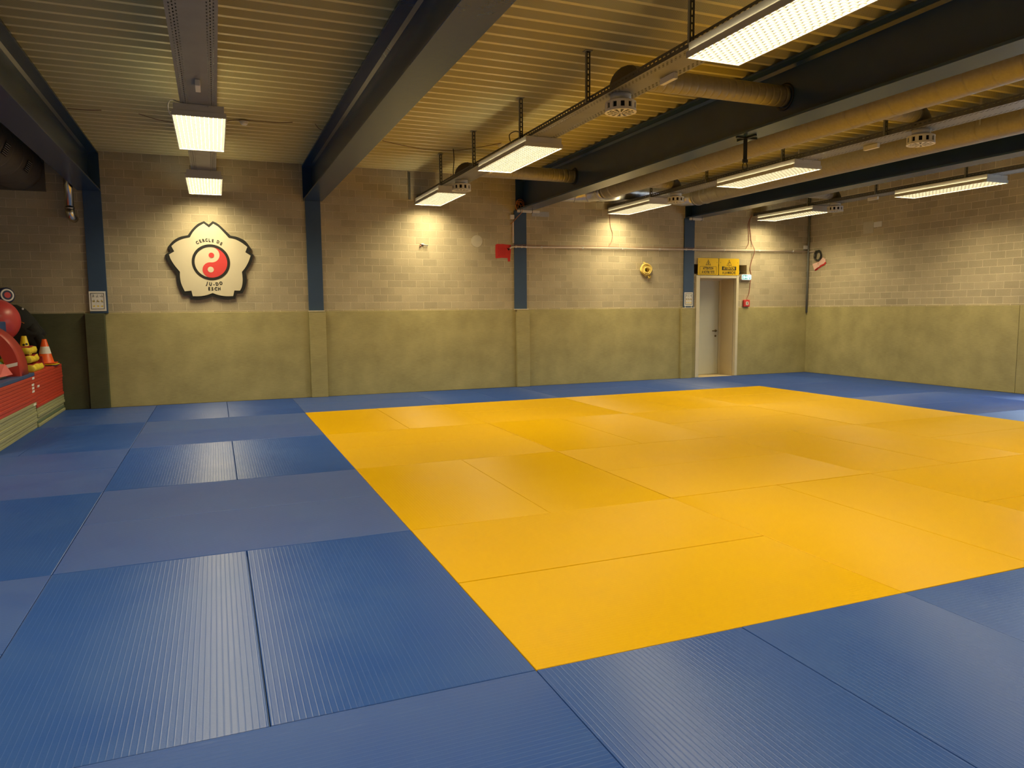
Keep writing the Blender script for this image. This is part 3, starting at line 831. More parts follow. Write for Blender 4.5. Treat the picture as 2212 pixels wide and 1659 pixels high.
for bx in range(-4, 6):
    for by in range(-1, 5):
        X0, X1 = bx * 2.0, min(bx * 2.0 + 2.0, XR - .022)
        Y0, Y1 = by * 2.0, min(by * 2.0 + 2.0, YW - .080 if False else YW - .022)
        if X0 >= X1 - .2: continue
        horiz = (bx + by) % 2 == 0
        colour = 'yellow' if (0 <= bx < 4 and 0 <= by < 4) else 'blue'
        row = ['front', 'second', 'third', 'rearmost'][by] if 0 <= by < 4 else ''
        if colour == 'yellow':
            base = 'yellow mat, %s half of the ' + '%s block from left, %s yellow row' % (ORD[bx], row)
        elif by == 4:
            if bx < 0: base = 'blue mat by back wall, %s half, ' + '%s block left of yellow area' % ORD[-bx - 1]
            elif bx < 4: base = 'blue mat by back wall, %s half, ' + 'behind %s yellow block from left' % ORD[bx]
            else: base = 'blue mat in the far right corner, %s half' + (', outer column' if bx == 5 else '')
        elif by == -1:
            if bx < 0: base = 'blue mat in nearest row, %s half, ' + '%s block left of yellow area' % ORD[-bx - 1]
            else: base = 'blue mat in nearest row, %s half, ' + 'before %s yellow block from left' % ORD[bx]
        elif bx < 0:
            base = 'blue mat, %s half, ' + '%s column left of yellow area, beside %s yellow row' % (ORD[-bx - 1], row)
        else:
            base = 'blue mat, %s half, ' + '%s column right of yellow area, beside %s yellow row' % (ORD[bx - 4], row)
        if X1 - X0 < 1.2:      # last strip along the right wall
            put_mat(X0, X1, Y0, Y1, 'Y', colour, base.replace('%s half, ', '').replace(', %s half', ''))
            continue
        if horiz:
            ym = Y0 + 1.0 if Y1 - Y0 > 1.95 else (Y0 + 1.0)
            put_mat(X0, X1, Y0, ym, 'X', colour, base % 'front')
            put_mat(X0, X1, ym, Y1, 'X', colour, base % 'rear')
        else:
            xm = X0 + 1.0
            put_mat(X0, xm, Y0, Y1, 'Y', colour, base % 'left')
            put_mat(xm, X1, Y0, Y1, 'Y', colour, base % 'right')

# ------------------------------------------------------------------ club emblem
OUT = [(-1.201, 2.812, 1), (-1.135, 2.761, 1), (-1.077, 2.816, 1), (-1.003, 2.778, 0), (-0.914, 2.692, 0), (-0.829, 2.604, 1), (-0.724, 2.582, 0), (-0.611, 2.52, 0), (-0.526, 2.397, 1), (-0.565, 2.357, 1), (-0.5, 2.314, 1), (-0.534, 2.201, 0), (-0.579, 2.121, 0), (-0.63, 2.047, 1), (-0.621, 1.92, 0), (-0.646, 1.806, 0), (-0.692, 1.71, 1), (-0.779, 1.703, 1), (-0.803, 1.623, 1), (-0.922, 1.613, 0), (-1.043, 1.632, 0), (-1.131, 1.662, 1), (-1.221, 1.628, 0), (-1.333, 1.61, 0), (-1.444, 1.618, 1), (-1.463, 1.684, 1), (-1.547, 1.68, 1), (-1.592, 1.786, 0), (-1.623, 1.913, 0), (-1.624, 2.014, 1), (-1.692, 2.115, 0), (-1.741, 2.206, 0), (-1.765, 2.294, 1), (-1.696, 2.341, 1), (-1.727, 2.407, 1), (-1.649, 2.501, 0), (-1.553, 2.562, 0), (-1.439, 2.592, 1), (-1.376, 2.681, 0), (-1.294, 2.764, 0)]
INN = [(-1.206, 2.775, 1), (-1.134, 2.717, 1), (-1.071, 2.776, 1), (-1.001, 2.731, 0), (-0.917, 2.64, 0), (-0.855, 2.565, 1), (-0.758, 2.544, 0), (-0.67, 2.497, 0), (-0.59, 2.434, 1), (-0.623, 2.351, 1), (-0.546, 2.3, 1), (-0.584, 2.2, 0), (-0.633, 2.112, 0), (-0.686, 2.046, 1), (-0.681, 1.92, 0), (-0.697, 1.815, 0), (-0.727, 1.752, 1), (-0.81, 1.754, 1), (-0.832, 1.666, 1), (-0.936, 1.665, 0), (-1.041, 1.682, 0), (-1.128, 1.714, 1), (-1.218, 1.682, 0), (-1.315, 1.665, 0), (-1.414, 1.665, 1), (-1.429, 1.75, 1), (-1.524, 1.74, 1), (-1.566, 1.854, 0), (-1.58, 1.956, 0), (-1.576, 2.036, 1), (-1.645, 2.132, 0), (-1.694, 2.224, 0), (-1.715, 2.295, 1), (-1.64, 2.342, 1), (-1.677, 2.421, 1), (-1.604, 2.485, 0), (-1.516, 2.53, 0), (-1.413, 2.558, 1), (-1.362, 2.644, 0), (-1.288, 2.722, 0)]
def smooth_outline(P, n=5):
    out = []; m = len(P)
    for i in range(m):
        p1, p2 = Vector(P[i][:2]), Vector(P[(i + 1) % m][:2])
        p0 = Vector(P[i - 1][:2]) if not P[i][2] else p1 * 2 - p2
        p3 = Vector(P[(i + 2) % m][:2]) if not P[(i + 1) % m][2] else p2 * 2 - p1
        if P[i][2] and P[(i + 1) % m][2]:
            out.append(p1); continue
        for k in range(n):
            t = k / n
            out.append(.5 * ((2 * p1) + (p2 - p0) * t + (2 * p0 - 5 * p1 + 4 * p2 - p3) * t * t + (3 * p1 - p0 - 3 * p2 + p3) * t ** 3))
    return [(v.x, v.y) for v in out]
EX, EZ = -1.129, 2.186
EM = thing('club_emblem', 'cream flower shaped judo club emblem with black rim and red yin-yang on the block wall', 'emblem', (EX, YW, 1.6))
part(MB().prism(smooth_outline(OUT), YW - .045, YW - .001), 'rim_board', 'black', EM, 'black rim board')
part(MB().prism(smooth_outline(INN), YW - .053, YW - .044), 'face_board', 'cream', EM)
def circ(r, n=64, cx=EX, cz=EZ): return [(cx + r * math.cos(2 * PI * k / n), cz + r * math.sin(2 * PI * k / n)) for k in range(n)]
m = MB(); n = 72
for k in range(n):
    a0, a1 = 2 * PI * k / n, 2 * PI * (k + 1) / n
    q = [(EX + r * math.cos(a), EZ + r * math.sin(a)) for r, a in ((.234, a0), (.275, a0), (.275, a1), (.234, a1))]
    m.prism(q, YW - .056, YW - .052)
part(m, 'ring', 'black', EM, 'black ring')
ta = math.radians(-5); r_ = .234
loc_ = []
for k in range(41): a = PI / 2 - PI * k / 40; loc_.append((r_ * math.cos(a), r_ * math.sin(a)))
for k in range(1, 25): a = -PI / 2 - PI * k / 24; loc_.append((r_ / 2 * math.cos(a), -r_ / 2 + r_ / 2 * math.sin(a)))
for k in range(1, 24): a = -PI / 2 + PI * k / 24; loc_.append((r_ / 2 * math.cos(a), r_ / 2 + r_ / 2 * math.sin(a)))
rotp = lambda p: (EX + p[0] * math.cos(ta) - p[1] * math.sin(ta), EZ + p[0] * math.sin(ta) + p[1] * math.cos(ta))
part(MB().prism([rotp(p) for p in loc_], YW - .0555, YW - .0525), 'red_half', 'red', EM, 'red half of the yin-yang')
u0, u1 = rotp((0, r_ / 2 - .008)), rotp((0, -r_ / 2 + .006))
part(MB().prism(circ(.040, 32, *u0), YW - .0565, YW - .053), 'red_dot', 'red', EM)
part(MB().prism(circ(.044, 32, *u1), YW - .0575, YW - .053), 'cream_dot', 'cream', EM)
lt = MB()
ZX = lambda px: EX + (px - 955) * .000795
ZZ = lambda py: EZ - (py - 885) * .00084
for ch, px_, py_, rt in (('C', 728, 535, 33), ('E', 782, 507, 24), ('R', 838, 493, 14), ('C', 893, 486, 7), ('L', 945, 486, 0), ('E', 1003, 494, -6), ('D', 1098, 512, -17), ('E', 1152, 545, -26)):
    lt.text(ch, .062, ZX(px_), ZZ(py_), YW - .0545, .0015, .8, math.radians(rt), .0032)
for ch, px_, py_, rt in (('J', 865, 1272, -14), ('U', 925, 1284, -6), ('-', 987, 1288, 0), ('D', 1045, 1283, 4), ('O', 1116, 1268, 12), ('E', 897, 1370, -3), ('S', 955, 1374, 0), ('C', 1018, 1373, 0), ('H', 1080, 1370, 3)):
    lt.text(ch, .066, ZX(px_), ZZ(py_), YW - .0545, .0015, .85, math.radians(rt), .0034)
part(lt, 'lettering', 'black', EM, 'black lettering CERCLE DE JU-DO ESCH')

# ------------------------------------------------------------------ yellow warning signs
def rrect(x0, x1, z0, z1, r, n=5):
    out = []
    for cx, cz, a0 in ((x1 - r, z1 - r, 0), (x0 + r, z1 - r, PI / 2), (x0 + r, z0 + r, PI), (x1 - r, z0 + r, 1.5 * PI)):
        for k in range(n + 1):
            a = a0 + PI / 2 * k / n; out.append((cx + r * math.cos(a), cz + r * math.sin(a)))
    return out
def frame_lines(mb, P, w, y0, y1):
    m_ = len(P); c = Vector((sum(p[0] for p in P) / m_, sum(p[1] for p in P) / m_))
    for k in range(m_):
        a, b_ = Vector(P[k]), Vector(P[(k + 1) % m_])
        d_ = (b_ - a)
        if d_.length < 1e-6: continue
        nrm = Vector((-d_.y, d_.x)).normalized() * w
        if nrm.dot(c - a) < 0: nrm = -nrm
        mb.prism([tuple(a), tuple(b_), tuple(b_ + nrm), tuple(a + nrm)], y0, y1)
def warn(x0, x1, label, l1, l2, inverted):
    z0, z1 = 2.082, 2.422
    S = thing('warning_sign', label, 'sign', ((x0 + x1) / 2, YW, z0), 'yellow warning signs over the door')
    part(MB().prism(rrect(x0, x1, z0, z1, .02), YW - .030, YW - .022), 'sign_board', 'signyellow', S)
    xm = (x0 + x1) / 2; ys, ye = YW - .0315, YW - .0295
    tr = MB()
    T_ = [(xm - .062, z1 - .142), (xm + .062, z1 - .142), (xm, z1 - .028)]
    frame_lines(tr, T_, .007, ys, ye)
    if inverted:   # tripping figure
        tr.prism(circ(.010, 10, xm + .012, z1 - .076), ys, ye)
        tr.prism([(xm + .008, z1 - .086), (xm - .018, z1 - .108), (xm - .026, z1 - .100), (xm + .0, z1 - .082)], ys, ye)
        tr.prism([(xm - .018, z1 - .108), (xm - .006, z1 - .128), (xm + .020, z1 - .130), (xm + .020, z1 - .135), (xm - .012, z1 - .134), (xm - .028, z1 - .104)], ys, ye)
        tr.prism([(xm + .004, z1 - .090), (xm + .020, z1 - .098), (xm + .018, z1 - .103), (xm, z1 - .096)], ys, ye)
    else:          # figure bumping its head
        tr.prism([(xm - .012, z1 - .066), (xm + .016, z1 - .066), (xm + .016, z1 - .073), (xm - .012, z1 - .073)], ys, ye)
        tr.prism(circ(.009, 10, xm + .002, z1 - .084), ys, ye)
        tr.prism([(xm - .007, z1 - .094), (xm + .010, z1 - .094), (xm + .012, z1 - .118), (xm - .008, z1 - .118)], ys, ye)
        tr.prism([(xm - .008, z1 - .118), (xm - .002, z1 - .118), (xm - .012, z1 - .134), (xm - .018, z1 - .134)], ys, ye)
        tr.prism([(xm + .006, z1 - .118), (xm + .012, z1 - .118), (xm + .026, z1 - .126), (xm + .024, z1 - .132)], ys, ye)
    part(tr, 'pictogram', 'black', S, 'black triangle pictogram')
    if inverted:
        part(MB().prism([(xm - .178, z0 + .100), (xm + .178, z0 + .100), (xm + .178, z0 + .178), (xm - .178, z0 + .178)], ys, ye), 'text_box', 'black', S, 'black text box')
        part(MB().text(l1, .086, xm, z0 + .139, YW - .032, .0008, .60, 0, .002), 'heading', 'signyellow', S, 'yellow heading ATTENTION')
        part(MB().text(l2, .084, xm, z0 + .050, YW - .0305, .0008, .62, 0, .002), 'lettering', 'black', S, 'black lettering')
    else:
        bx_ = MB(); frame_lines(bx_, rrect(xm - .205, xm + .205, z0 + .016, z0 + .172, .012, 3), .005, ys, ye)
        part(bx_, 'text_frame', 'black', S, 'thin black text frame')
        part(MB().text(l1, .072, xm, z0 + .132, YW - .0305, .0008, .62, 0, .002), 'heading', 'black', S, 'black heading ATTENTION')
        part(MB().text(l2, .074, xm, z0 + .057, YW - .0305, .0008, .64, 0, .002), 'lettering', 'black', S, 'black lettering')
    bt = MB()
    for s in (-1, 1): bt.lathe([(.006, 0), (.006, -.003)], (xm + s * .215, YW - .030, z1 - .085), 10, 'Y')
    part(bt, 'screws', 'brown', S)
warn(7.962, 8.462, 'yellow sign reading ATTENTION A VOTRE TETE above the door, left one', 'ATTENTION', 'A VOTRE TETE', False)
warn(8.480, 8.985, 'yellow sign reading ATTENTION A LA MARCHE above the door, right one', 'ATTENTION', 'A LA MARCHE', True)

# ------------------------------------------------------------------ exit sign, call point
S = thing('exit_sign', 'lit green and white exit sign beside the top of the door', 'sign', (9.16, YW, 1.985))
part(MB().prism(rrect(9.035, 9.290, 1.985, 2.105, .03), YW - .055, YW - .001), 'sign_case', 'white', S)
part(MB().prism(rrect(9.043, 9.282, 1.993, 2.097, .026), YW - .058, YW - .055), 'lit_face', 'exitlit', S, 'glowing pale face')
g = MB()
ys, ye = YW - .060, YW - .0575
g.prism([(9.062, 2.004), (9.140, 2.004), (9.140, 2.012), (9.062, 2.012)], ys, ye).prism([(9.062, 2.078), (9.140, 2.078), (9.140, 2.086), (9.062, 2.086)], ys, ye)
g.prism([(9.062, 2.012), (9.072, 2.012), (9.072, 2.078), (9.062, 2.078)], ys, ye)
g.prism([(9.120, 2.012), (9.140, 2.012), (9.140, 2.034), (9.120, 2.026)], ys, ye).prism([(9.120, 2.078), (9.140, 2.078), (9.140, 2.056), (9.120, 2.064)], ys, ye)
g.prism([(9.155, 2.004), (9.185, 2.004), (9.165, 2.030), (9.155, 2.030)], ys, ye).prism([(9.155, 2.086), (9.178, 2.086), (9.165, 2.062), (9.155, 2.062)], ys, ye)
g.prism([(9.235, 2.004), (9.25, 2.004), (9.25, 2.04), (9.240, 2.04)], ys, ye)
part(g, 'pictogram', 'exitgreen', S, 'green escape pictogram')
S = thing('call_point', 'red fire alarm call point on the block wall right of the door', 'call point', (9.195, YW, 1.43))
part(MB().box(9.120, 9.272, YW - .05, YW - .001, 1.435, 1.580, .012, 3), 'call_box', 'red', S)
part(MB().prism(rrect(9.165, 9.232, 1.468, 1.540, .008), YW - .053, YW - .049), 'glass_window', 'paper', S, 'white window')
m = MB().prism(circ(.013, 16, 9.198, 1.512), YW - .0545, YW - .052).prism([(9.176, 1.482), (9.220, 1.482), (9.220, 1.492), (9.176, 1.492)], YW - .0545, YW - .052)
m.prism([(9.172, 1.530), (9.186, 1.524), (9.172, 1.518)], YW - .0545, YW - .052).prism([(9.224, 1.530), (9.210, 1.524), (9.224, 1.518)], YW - .0545, YW - .052)
part(m, 'button_mark', 'black', S, 'black button marking')

# ------------------------------------------------------------------ posters on columns
def poster(x0, x1, z0, z1, y, label, tape):
    P = thing('framed_sheet', label, 'poster', ((x0 + x1) / 2, y, z0), 'sheets of figures on the columns')
    part(MB().box(x0, x1, y - .006, y, z0, z1, .001), 'sheet', 'paper', P)
    w_, h_ = x1 - x0, z1 - z0
    fr = MB(); frame_lines(fr, [(x0 + w_ * .10, z0 + h_ * .10), (x1 - w_ * .10, z0 + h_ * .10), (x1 - w_ * .10, z1 - h_ * .09), (x0 + w_ * .10, z1 - h_ * .09)], .006, y - .0075, y - .0055)
    part(fr, 'printed_border', 'black', P, 'black printed border')
    rnd = random.Random(3)
    for col_, nm_, rows_ in (('conduitgrey', 'line_figures', (0, 1)), ('coneyellow', 'tinted_figures', (1, 2))):
        fg = MB()
        for r in rows_:
            for c_ in range(3):
                cx = x0 + w_ * (.27 + .24 * c_); cz = z1 - h_ * (.25 + .25 * r)
                if nm_ == 'line_figures':
                    fg.prism(circ(.006, 8, cx + rnd.uniform(-.008, .008), cz + .016), y - .0072, y - .0058)
                    for q in range(5):
                        a = rnd.uniform(0, 2 * PI); l = rnd.uniform(.014, .026); w2 = .0022
                        dx, dz = math.cos(a) * l, math.sin(a) * l
                        fg.prism([(cx - dz / l * w2, cz + dx / l * w2), (cx + dx - dz / l * w2, cz + dz + dx / l * w2), (cx + dx + dz / l * w2, cz + dz - dx / l * w2), (cx + dz / l * w2, cz - dx / l * w2)], y - .0072 - .0001 * q, y - .0058)
                else:
                    pp = [(cx + math.cos(2 * PI * k / 9) * rnd.uniform(.008, .020), cz + math.sin(2 * PI * k / 9) * rnd.uniform(.006, .015)) for k in range(9)]
                    fg.prism(pp, y - .0068, y - .0058)
        part(fg, nm_, col_, P)
    if tape:
        part(MB().box(x0 + .02, x0 + .028, y - .004, y, z0 - .035, z0 + .002).box(x1 - .035, x1 - .027, y - .004, y, z0 - .035, z0 + .002), 'tape_strip', 'paper', P)
    return P
poster(-2.818, -2.600, 1.448, 1.738, YW - .0355, 'white framed sheet of judo figures on the leftmost column above the dark green pad', False)
poster(7.640, 7.842, 1.458, 1.732, YW - .0355, 'white framed sheet of judo figures on the column left of the door', True)

# ------------------------------------------------------------------ red sheet, conduit and cables
S = thing('red_sheet', 'torn red paper sheet with handwriting taped left of the third column', 'sheet', (3.75, YW, 2.28))
out = [(3.607, 2.575), (3.64, 2.592), (3.70, 2.590), (3.745, 2.594), (3.80, 2.588), (3.905, 2.580), (3.905, 2.50), (3.895, 2.40), (3.886, 2.285), (3.845, 2.283), (3.838, 2.345), (3.72, 2.348), (3.635, 2.338), (3.607, 2.338), (3.603, 2.46)]
part(MB().prism(out, YW - .006, YW - .003), 'sheet', 'redpaper', S)
wr = MB(); rnd = random.Random(5)
for r in range(7):
    z = 2.535 - .026 * r; x = 3.650
    while x < 3.80 - (.03 if r == 0 else 0):
        w_ = rnd.uniform(.014, .034); wr.prism([(x, z), (x + w_, z + rnd.uniform(-.004, .004)), (x + w_, z + .006), (x, z + .007)], YW - .0075, YW - .0055); x += w_ + .008
part(wr, 'handwriting', 'redink', S, 'dark red handwriting')
part(MB().prism([(3.822, 2.525), (3.86, 2.515), (3.895, 2.53), (3.862, 2.472)], YW - .0085, YW - .0055), 'tear', 'dark', S, 'dark torn hole')

S = thing('conduit_pipe', 'long pinkish plastic conduit running across the back wall to the corner', 'conduit', (7.0, YW, 2.58))
def cz(x): return 2.545 + (x - 4.0) * .0098
part(MB().tube([(3.875, YW - .020, 2.515), (3.91, YW - .035, 2.540), (3.96, YW - .055, 2.547), (4.24, YW - .055, cz(4.24)), (4.34, YW - .030, cz(4.34)), (7.55, YW - .030, cz(7.55)), (7.62, YW - .055, cz(7.6)), (7.88, YW - .055, cz(7.88)), (7.95, YW - .030, cz(7.95)), (10.79, YW - .030, cz(10.79))], .0135, 12), 'pipe', 'conduit', S)
cl = MB()
for x in (4.5, 5.35, 6.2, 7.05, 8.6, 9.5, 10.4): cl.box(x - .012, x + .012, YW - .046, YW - .001, cz(x) - .018, cz(x) + .018, .002)
for x in (3.985, 4.10, 4.19, 7.66, 7.83): cl.box(x - .010, x + .010, YW - .070, YW - .036, cz(x) - .018, cz(x) + .018, .002)
part(cl, 'pipe_clip', 'white', S)
pts = [(3.90 + .15 * k, YW - (.056 if abs(3.9 + .15 * k - 4.08) > .16 and abs(3.9 + .15 * k - 7.75) > .18 else .078), cz(3.9 + .15 * k) + .029 + .004 * math.sin(k * .7)) for k in range(32)]
solo(MB().tube(pts, .0045, 6), 'red_cable', 'redcable', 'thin red cable lying along the top of the wall conduit', 'cable', (6, YW, 2.6))

def run(name, mat, label, cat, pts, r, n=8):
    pts = [Vector(p) for p in pts]
    out = []
    for i in range(len(pts) - 1):
        p0 = pts[i - 1] if i else pts[i]; p1, p2 = pts[i], pts[i + 1]; p3 = pts[i + 2] if i + 2 < len(pts) else p2
        for k in range(5):
            t = k / 5
            out.append(.5 * ((2 * p1) + (p2 - p0) * t + (2 * p0 - 5 * p1 + 4 * p2 - p3) * t * t + (3 * p1 - p0 - 3 * p2 + p3) * t ** 3))
    out.append(pts[-1])
    return solo(MB().tube(out, r, n), name, mat, label, cat, tuple(pts[0]))
# cables down to the call point
run('alarm_cable', 'redcable', 'reddish cable from the tray down the wall to the red call point', 'cable',
    [(9.30, YW - .02, 3.32), (9.235, YW - .012, 3.18), (9.27, YW - .012, 2.95), (9.30, YW - .012, 2.78), (9.335, YW - .062, 2.63), (9.345, YW - .064, 2.56), (9.31, YW - .012, 2.36), (9.285, YW - .012, 2.22), (9.312, YW - .012, 2.10), (9.300, YW - .012, 1.95), (9.27, YW - .012, 1.72), (9.215, YW - .012, 1.60), (9.20, YW - .055, 1.575)], .0075)
run('thin_cable', 'redcable', 'reddish cable hanging left of the call point cable, ending at the conduit', 'cable',
    [(9.27, YW - .04, 3.32), (9.195, YW - .03, 3.15), (9.225, YW - .012, 2.95), (9.23, YW - .012, 2.75), (9.165, YW - .012, 2.640)], .006)
run('thin_cable', 'redcable', 'thin red wire hanging on the wall between the two right columns', 'cable',
    [(5.93, YW - .012, 3.30), (5.95, YW - .008, 3.0), (6.0, YW - .008, 2.85), (5.98, YW - .010, 2.7), (5.91, YW - .012, 2.60)], .0045)
# corner conduit and boxes
solo(MB().tube([(10.815, YW - .035, 1.30), (10.815, YW - .035, 3.75)], .021, 12), 'corner_pipe', 'conduitgrey', 'dark grey vertical pipe in the far right corner', 'pipe', (10.815, YW - .035, 1.30))
solo(MB().box(10.70, 10.785, YW - .05, YW - .001, 2.655, 2.735, .006), 'junction_box', 'white', 'small square junction box left of the corner pipe above the conduit', 'junction box', (10.74, YW, 2.655))
solo(MB().box(XR - .012, XR - .001, 8.00, 8.19, 2.945, 3.05, .003), 'junction_box', 'white', 'small white box high on the right wall', 'junction box', (XR, 8.1, 2.945))
solo(MB().box(XR - .006, XR - .001, 8.20, 8.44, 2.845, 3.075, .002), 'cover_plate', 'patch', 'square grey patch left of the white box on the right wall', 'plate', (XR, 8.3, 2.845))
run('conduit_end', 'conduit', 'short end of conduit around the corner on the right wall', 'conduit', [(XR - .02, 9.83, 2.60), (XR - .02, 9.66, 2.605)], .0135)
# black cable coil
m = MB()
for k in range(7):
    pts = []
    cy, cz_ = 9.57 + .012 * math.sin(k * 2.1), 2.500 + .010 * math.cos(k * 1.7)
    ry, rz = .085 + .010 * math.sin(k * 3.3), .100 + .008 * math.cos(k * 2.3)
    for q in range(29):
        a = 2 * PI * q / 28
        pts.append((XR - .014 - .006 * k + .004 * math.sin(a * 2 + k), cy + ry * math.cos(a), cz_ + rz * math.sin(a)))
    m.tube(pts, .0055, 7)
m.tube([(XR - .02, 9.68, 2.60), (XR - .03, 9.62, 2.605), (XR - .05, 9.57, 2.58), (XR - .04, 9.60, 2.50), (XR - .04, 9.62, 2.45)], .008, 7)
solo(m, 'cable_coil', 'blackcable', 'coil of dark cable hung on the right wall near the corner', 'cable', (XR, 9.57, 2.35))
# pink paper
S = thing('pink_sheet', 'crumpled pink paper with red edge below the cable coil on the right wall', 'sheet', (XR, 9.5, 2.2))
pp = [(9.735, 2.335), (9.655, 2.20), (9.58, 2.245), (9.50, 2.285), (9.41, 2.315), (9.362, 2.355), (9.372, 2.42), (9.42, 2.455), (9.455, 2.44), (9.56, 2.375)]
m = MB()
a = [m.bm.verts.new((XR - .012 - .03 * max(0, math.sin(i * 1.1)), p_[0], p_[1])) for i, p_ in enumerate(pp)]
ctr = m.bm.verts.new((XR - .035, 9.55, 2.31))
for i in range(len(a)): m.bm.faces.new((a[i], a[(i + 1) % len(a)], ctr))
part(m, 'paper', 'pink', S)
m = MB(); e_ = [(9.66, 2.205), (9.58, 2.25), (9.50, 2.29), (9.41, 2.32), (9.365, 2.36)]
for (a0, b0), (a1, b1) in zip(e_, e_[1:]):
    m.quad([(XR - .022, a0, b0 + .005), (XR - .022, a1, b1 + .005), (XR - .010, a1 - .012, b1 - .030), (XR - .010, a0 - .012, b0 - .020)])
part(m, 'red_edge', 'redpaper', S, 'red lower edge')
part(MB().sphere((XR - .036, 9.555, 2.33), .008, seg=8), 'pin', 'brown', S)

# yellow rope bundle
rp = random.Random(11); m = MB()
for k in range(9):
    pts = []; cx, cz_ = 6.73 + rp.uniform(-.012, .012), 2.165 + rp.uniform(-.015, .015)
    rx, rz = rp.uniform(.045, .105), rp.uniform(.05, .115); ph = rp.uniform(0, 6.28); yo = YW - .018 - .0095 * k
    for q in range(33):
        a = 2 * PI * q / 32 + ph
        pts.append((cx + rx * math.cos(a) * (1 + .12 * math.sin(3 * a + k)), yo + .010 * math.sin(2 * a + k), cz_ + rz * math.sin(a) * (1 + .10 * math.cos(2 * a + k))))
    m.tube(pts, .015, 8)
m.tube([(6.80, YW - .05, 2.07), (6.82, YW - .06, 2.03), (6.80, YW - .055, 2.005)], .014, 8).tube([(6.76, YW - .06, 2.06), (6.785, YW - .07, 2.02), (6.775, YW - .06, 2.0)], .014, 8)
m.tube([(6.70, YW - .04, 2.26), (6.705, YW - .05, 2.30), (6.69, YW - .02, 2.31)], .013, 8)
RB = solo(m, 'rope_bundle', 'rope', 'coiled bundle of yellow rope hanging on the block wall', 'rope', (6.73, YW, 2.0))

# small wall bits
S = thing('wall_hook', 'small metal hook with a red tip on the wall between emblem and red sheet', 'hook', (2.28, YW, 2.53))
part(MB().tube([(2.21, YW - .02, 2.545), (2.26, YW - .03, 2.548), (2.30, YW - .03, 2.535), (2.35, YW - .03, 2.530)], .011, 8).box(2.24, 2.28, YW - .02, YW - .001, 2.525, 2.565, .003), 'hook_arm', 'galv', S)
part(MB().tube([(2.225, YW - .03, 2.530), (2.205, YW - .03, 2.515)], .012, 8), 'hook_tip', 'redcable', S, 'red tip')
solo(MB().lathe([(.108, 0), (.108, -.004), (.1, -.006)], (3.255, YW, 2.63), 32, 'Y'), 'filler_patch', 'patch', 'round pale filler patch on the block wall left of the red sheet', 'patch', (3.255, YW, 2.52))
solo(MB().box(3.885, 3.962, YW - .045, YW - .001, 3.035, 3.115, .005), 'junction_box', 'white', 'small white junction box at the top of the third column', 'junction box', (3.92, YW, 3.035))
solo(MB().box(3.932, 3.958, YW - .030, YW - .001, 2.615, 3.005, .003), 'cable_duct', 'conduit', 'short vertical cable duct beside the third column above the red sheet', 'cable duct', (3.945, YW, 2.615))
# trunking under the ends of the two right beams
for x0, x1, z, lab in ((3.99, 4.42, 3.150, 'pale cable trunking under the end of the pierced beam'), (7.68, 7.99, 3.150, 'pale cable trunking under the end of the rightmost beam')):
    S = thing('cable_trunking', lab, 'cable trunking', ((x0 + x1) / 2, YW - .1, z))
    part(MB().box(x0, x1, YW - .14, YW - .10, z, z + .043, .003), 'trunk', 'white', S)
    cl = MB()
    for q in (x0 + .05, x0 + .28): cl.box(q, q + .008, YW - .144, YW - .096, z - .006, z + .060)
    part(cl, 'cable_tie', 'black', S)
solo(MB().box(4.32, 4.665, YW - .012, YW - .001, 3.105, 3.195, .002), 'bearing_plate', 'galv', 'grey steel plate in the wall right of the third column top', 'plate', (4.5, YW, 3.105))
# orange cable tangle
rp = random.Random(4); m = MB()
for k in range(6):
    pts = []; cx, cz_ = 4.03 + rp.uniform(-.02, .045), 3.29 + rp.uniform(-.04, .06); rx, rz = rp.uniform(.03, .085), rp.uniform(.04, .10); ph = rp.uniform(0, 6.28)
    tilt = rp.uniform(-.5, .5)
    for q in range(25):
        a = 2 * PI * q / 24 + ph
        u_, v_ = rx * math.cos(a), rz * math.sin(a)
        pts.append((cx + u_ * math.cos(tilt) - v_ * math.sin(tilt), YW - .07 - .010 * k + .012 * math.sin(a * 2), cz_ + u_ * math.sin(tilt) + v_ * math.cos(tilt)))
    m.tube(pts, .0055, 6)
m.tube([(4.02, YW - .07, 3.22), (4.06, YW - .185, 3.19), (4.05, YW - .185, 3.14), (4.0, YW - .06, 3.06), (3.945, YW - .03, 2.99), (3.89, YW - .02, 2.95)], .0055, 6)
solo(m, 'cable_tangle', 'orange', 'tangle of orange cable at the top of the third column', 'cable', (4.03, YW - .07, 3.2))

# strap with ring under the pierced beam
S = thing('hanging_strap', 'black strap with a metal ring hanging from the pierced beam', 'strap', (4.14, 3.85, BZ))
part(MB().box(4.02, 4.28, 3.84, 3.865, BZ - .014, BZ - .001).box(4.135, 4.155, 3.70, 3.99, BZ - .016, BZ - .001), 'bracket', 'black', S)
part(MB().box(4.115, 4.160, 3.848, 3.858, BZ - .24, BZ - .012), 'strap_band', 'cloth', S)
part(MB().box(4.108, 4.168, 3.842, 3.864, BZ - .26, BZ - .225, .004), 'strap_clip', 'black', S)
part(MB().tube([(4.138 + .030 * math.cos(2 * PI * k / 24), 3.853, BZ - .298 + .042 * math.sin(2 * PI * k / 24)) for k in range(25)], .0045, 8, cap=False), 'ring', 'black', S)

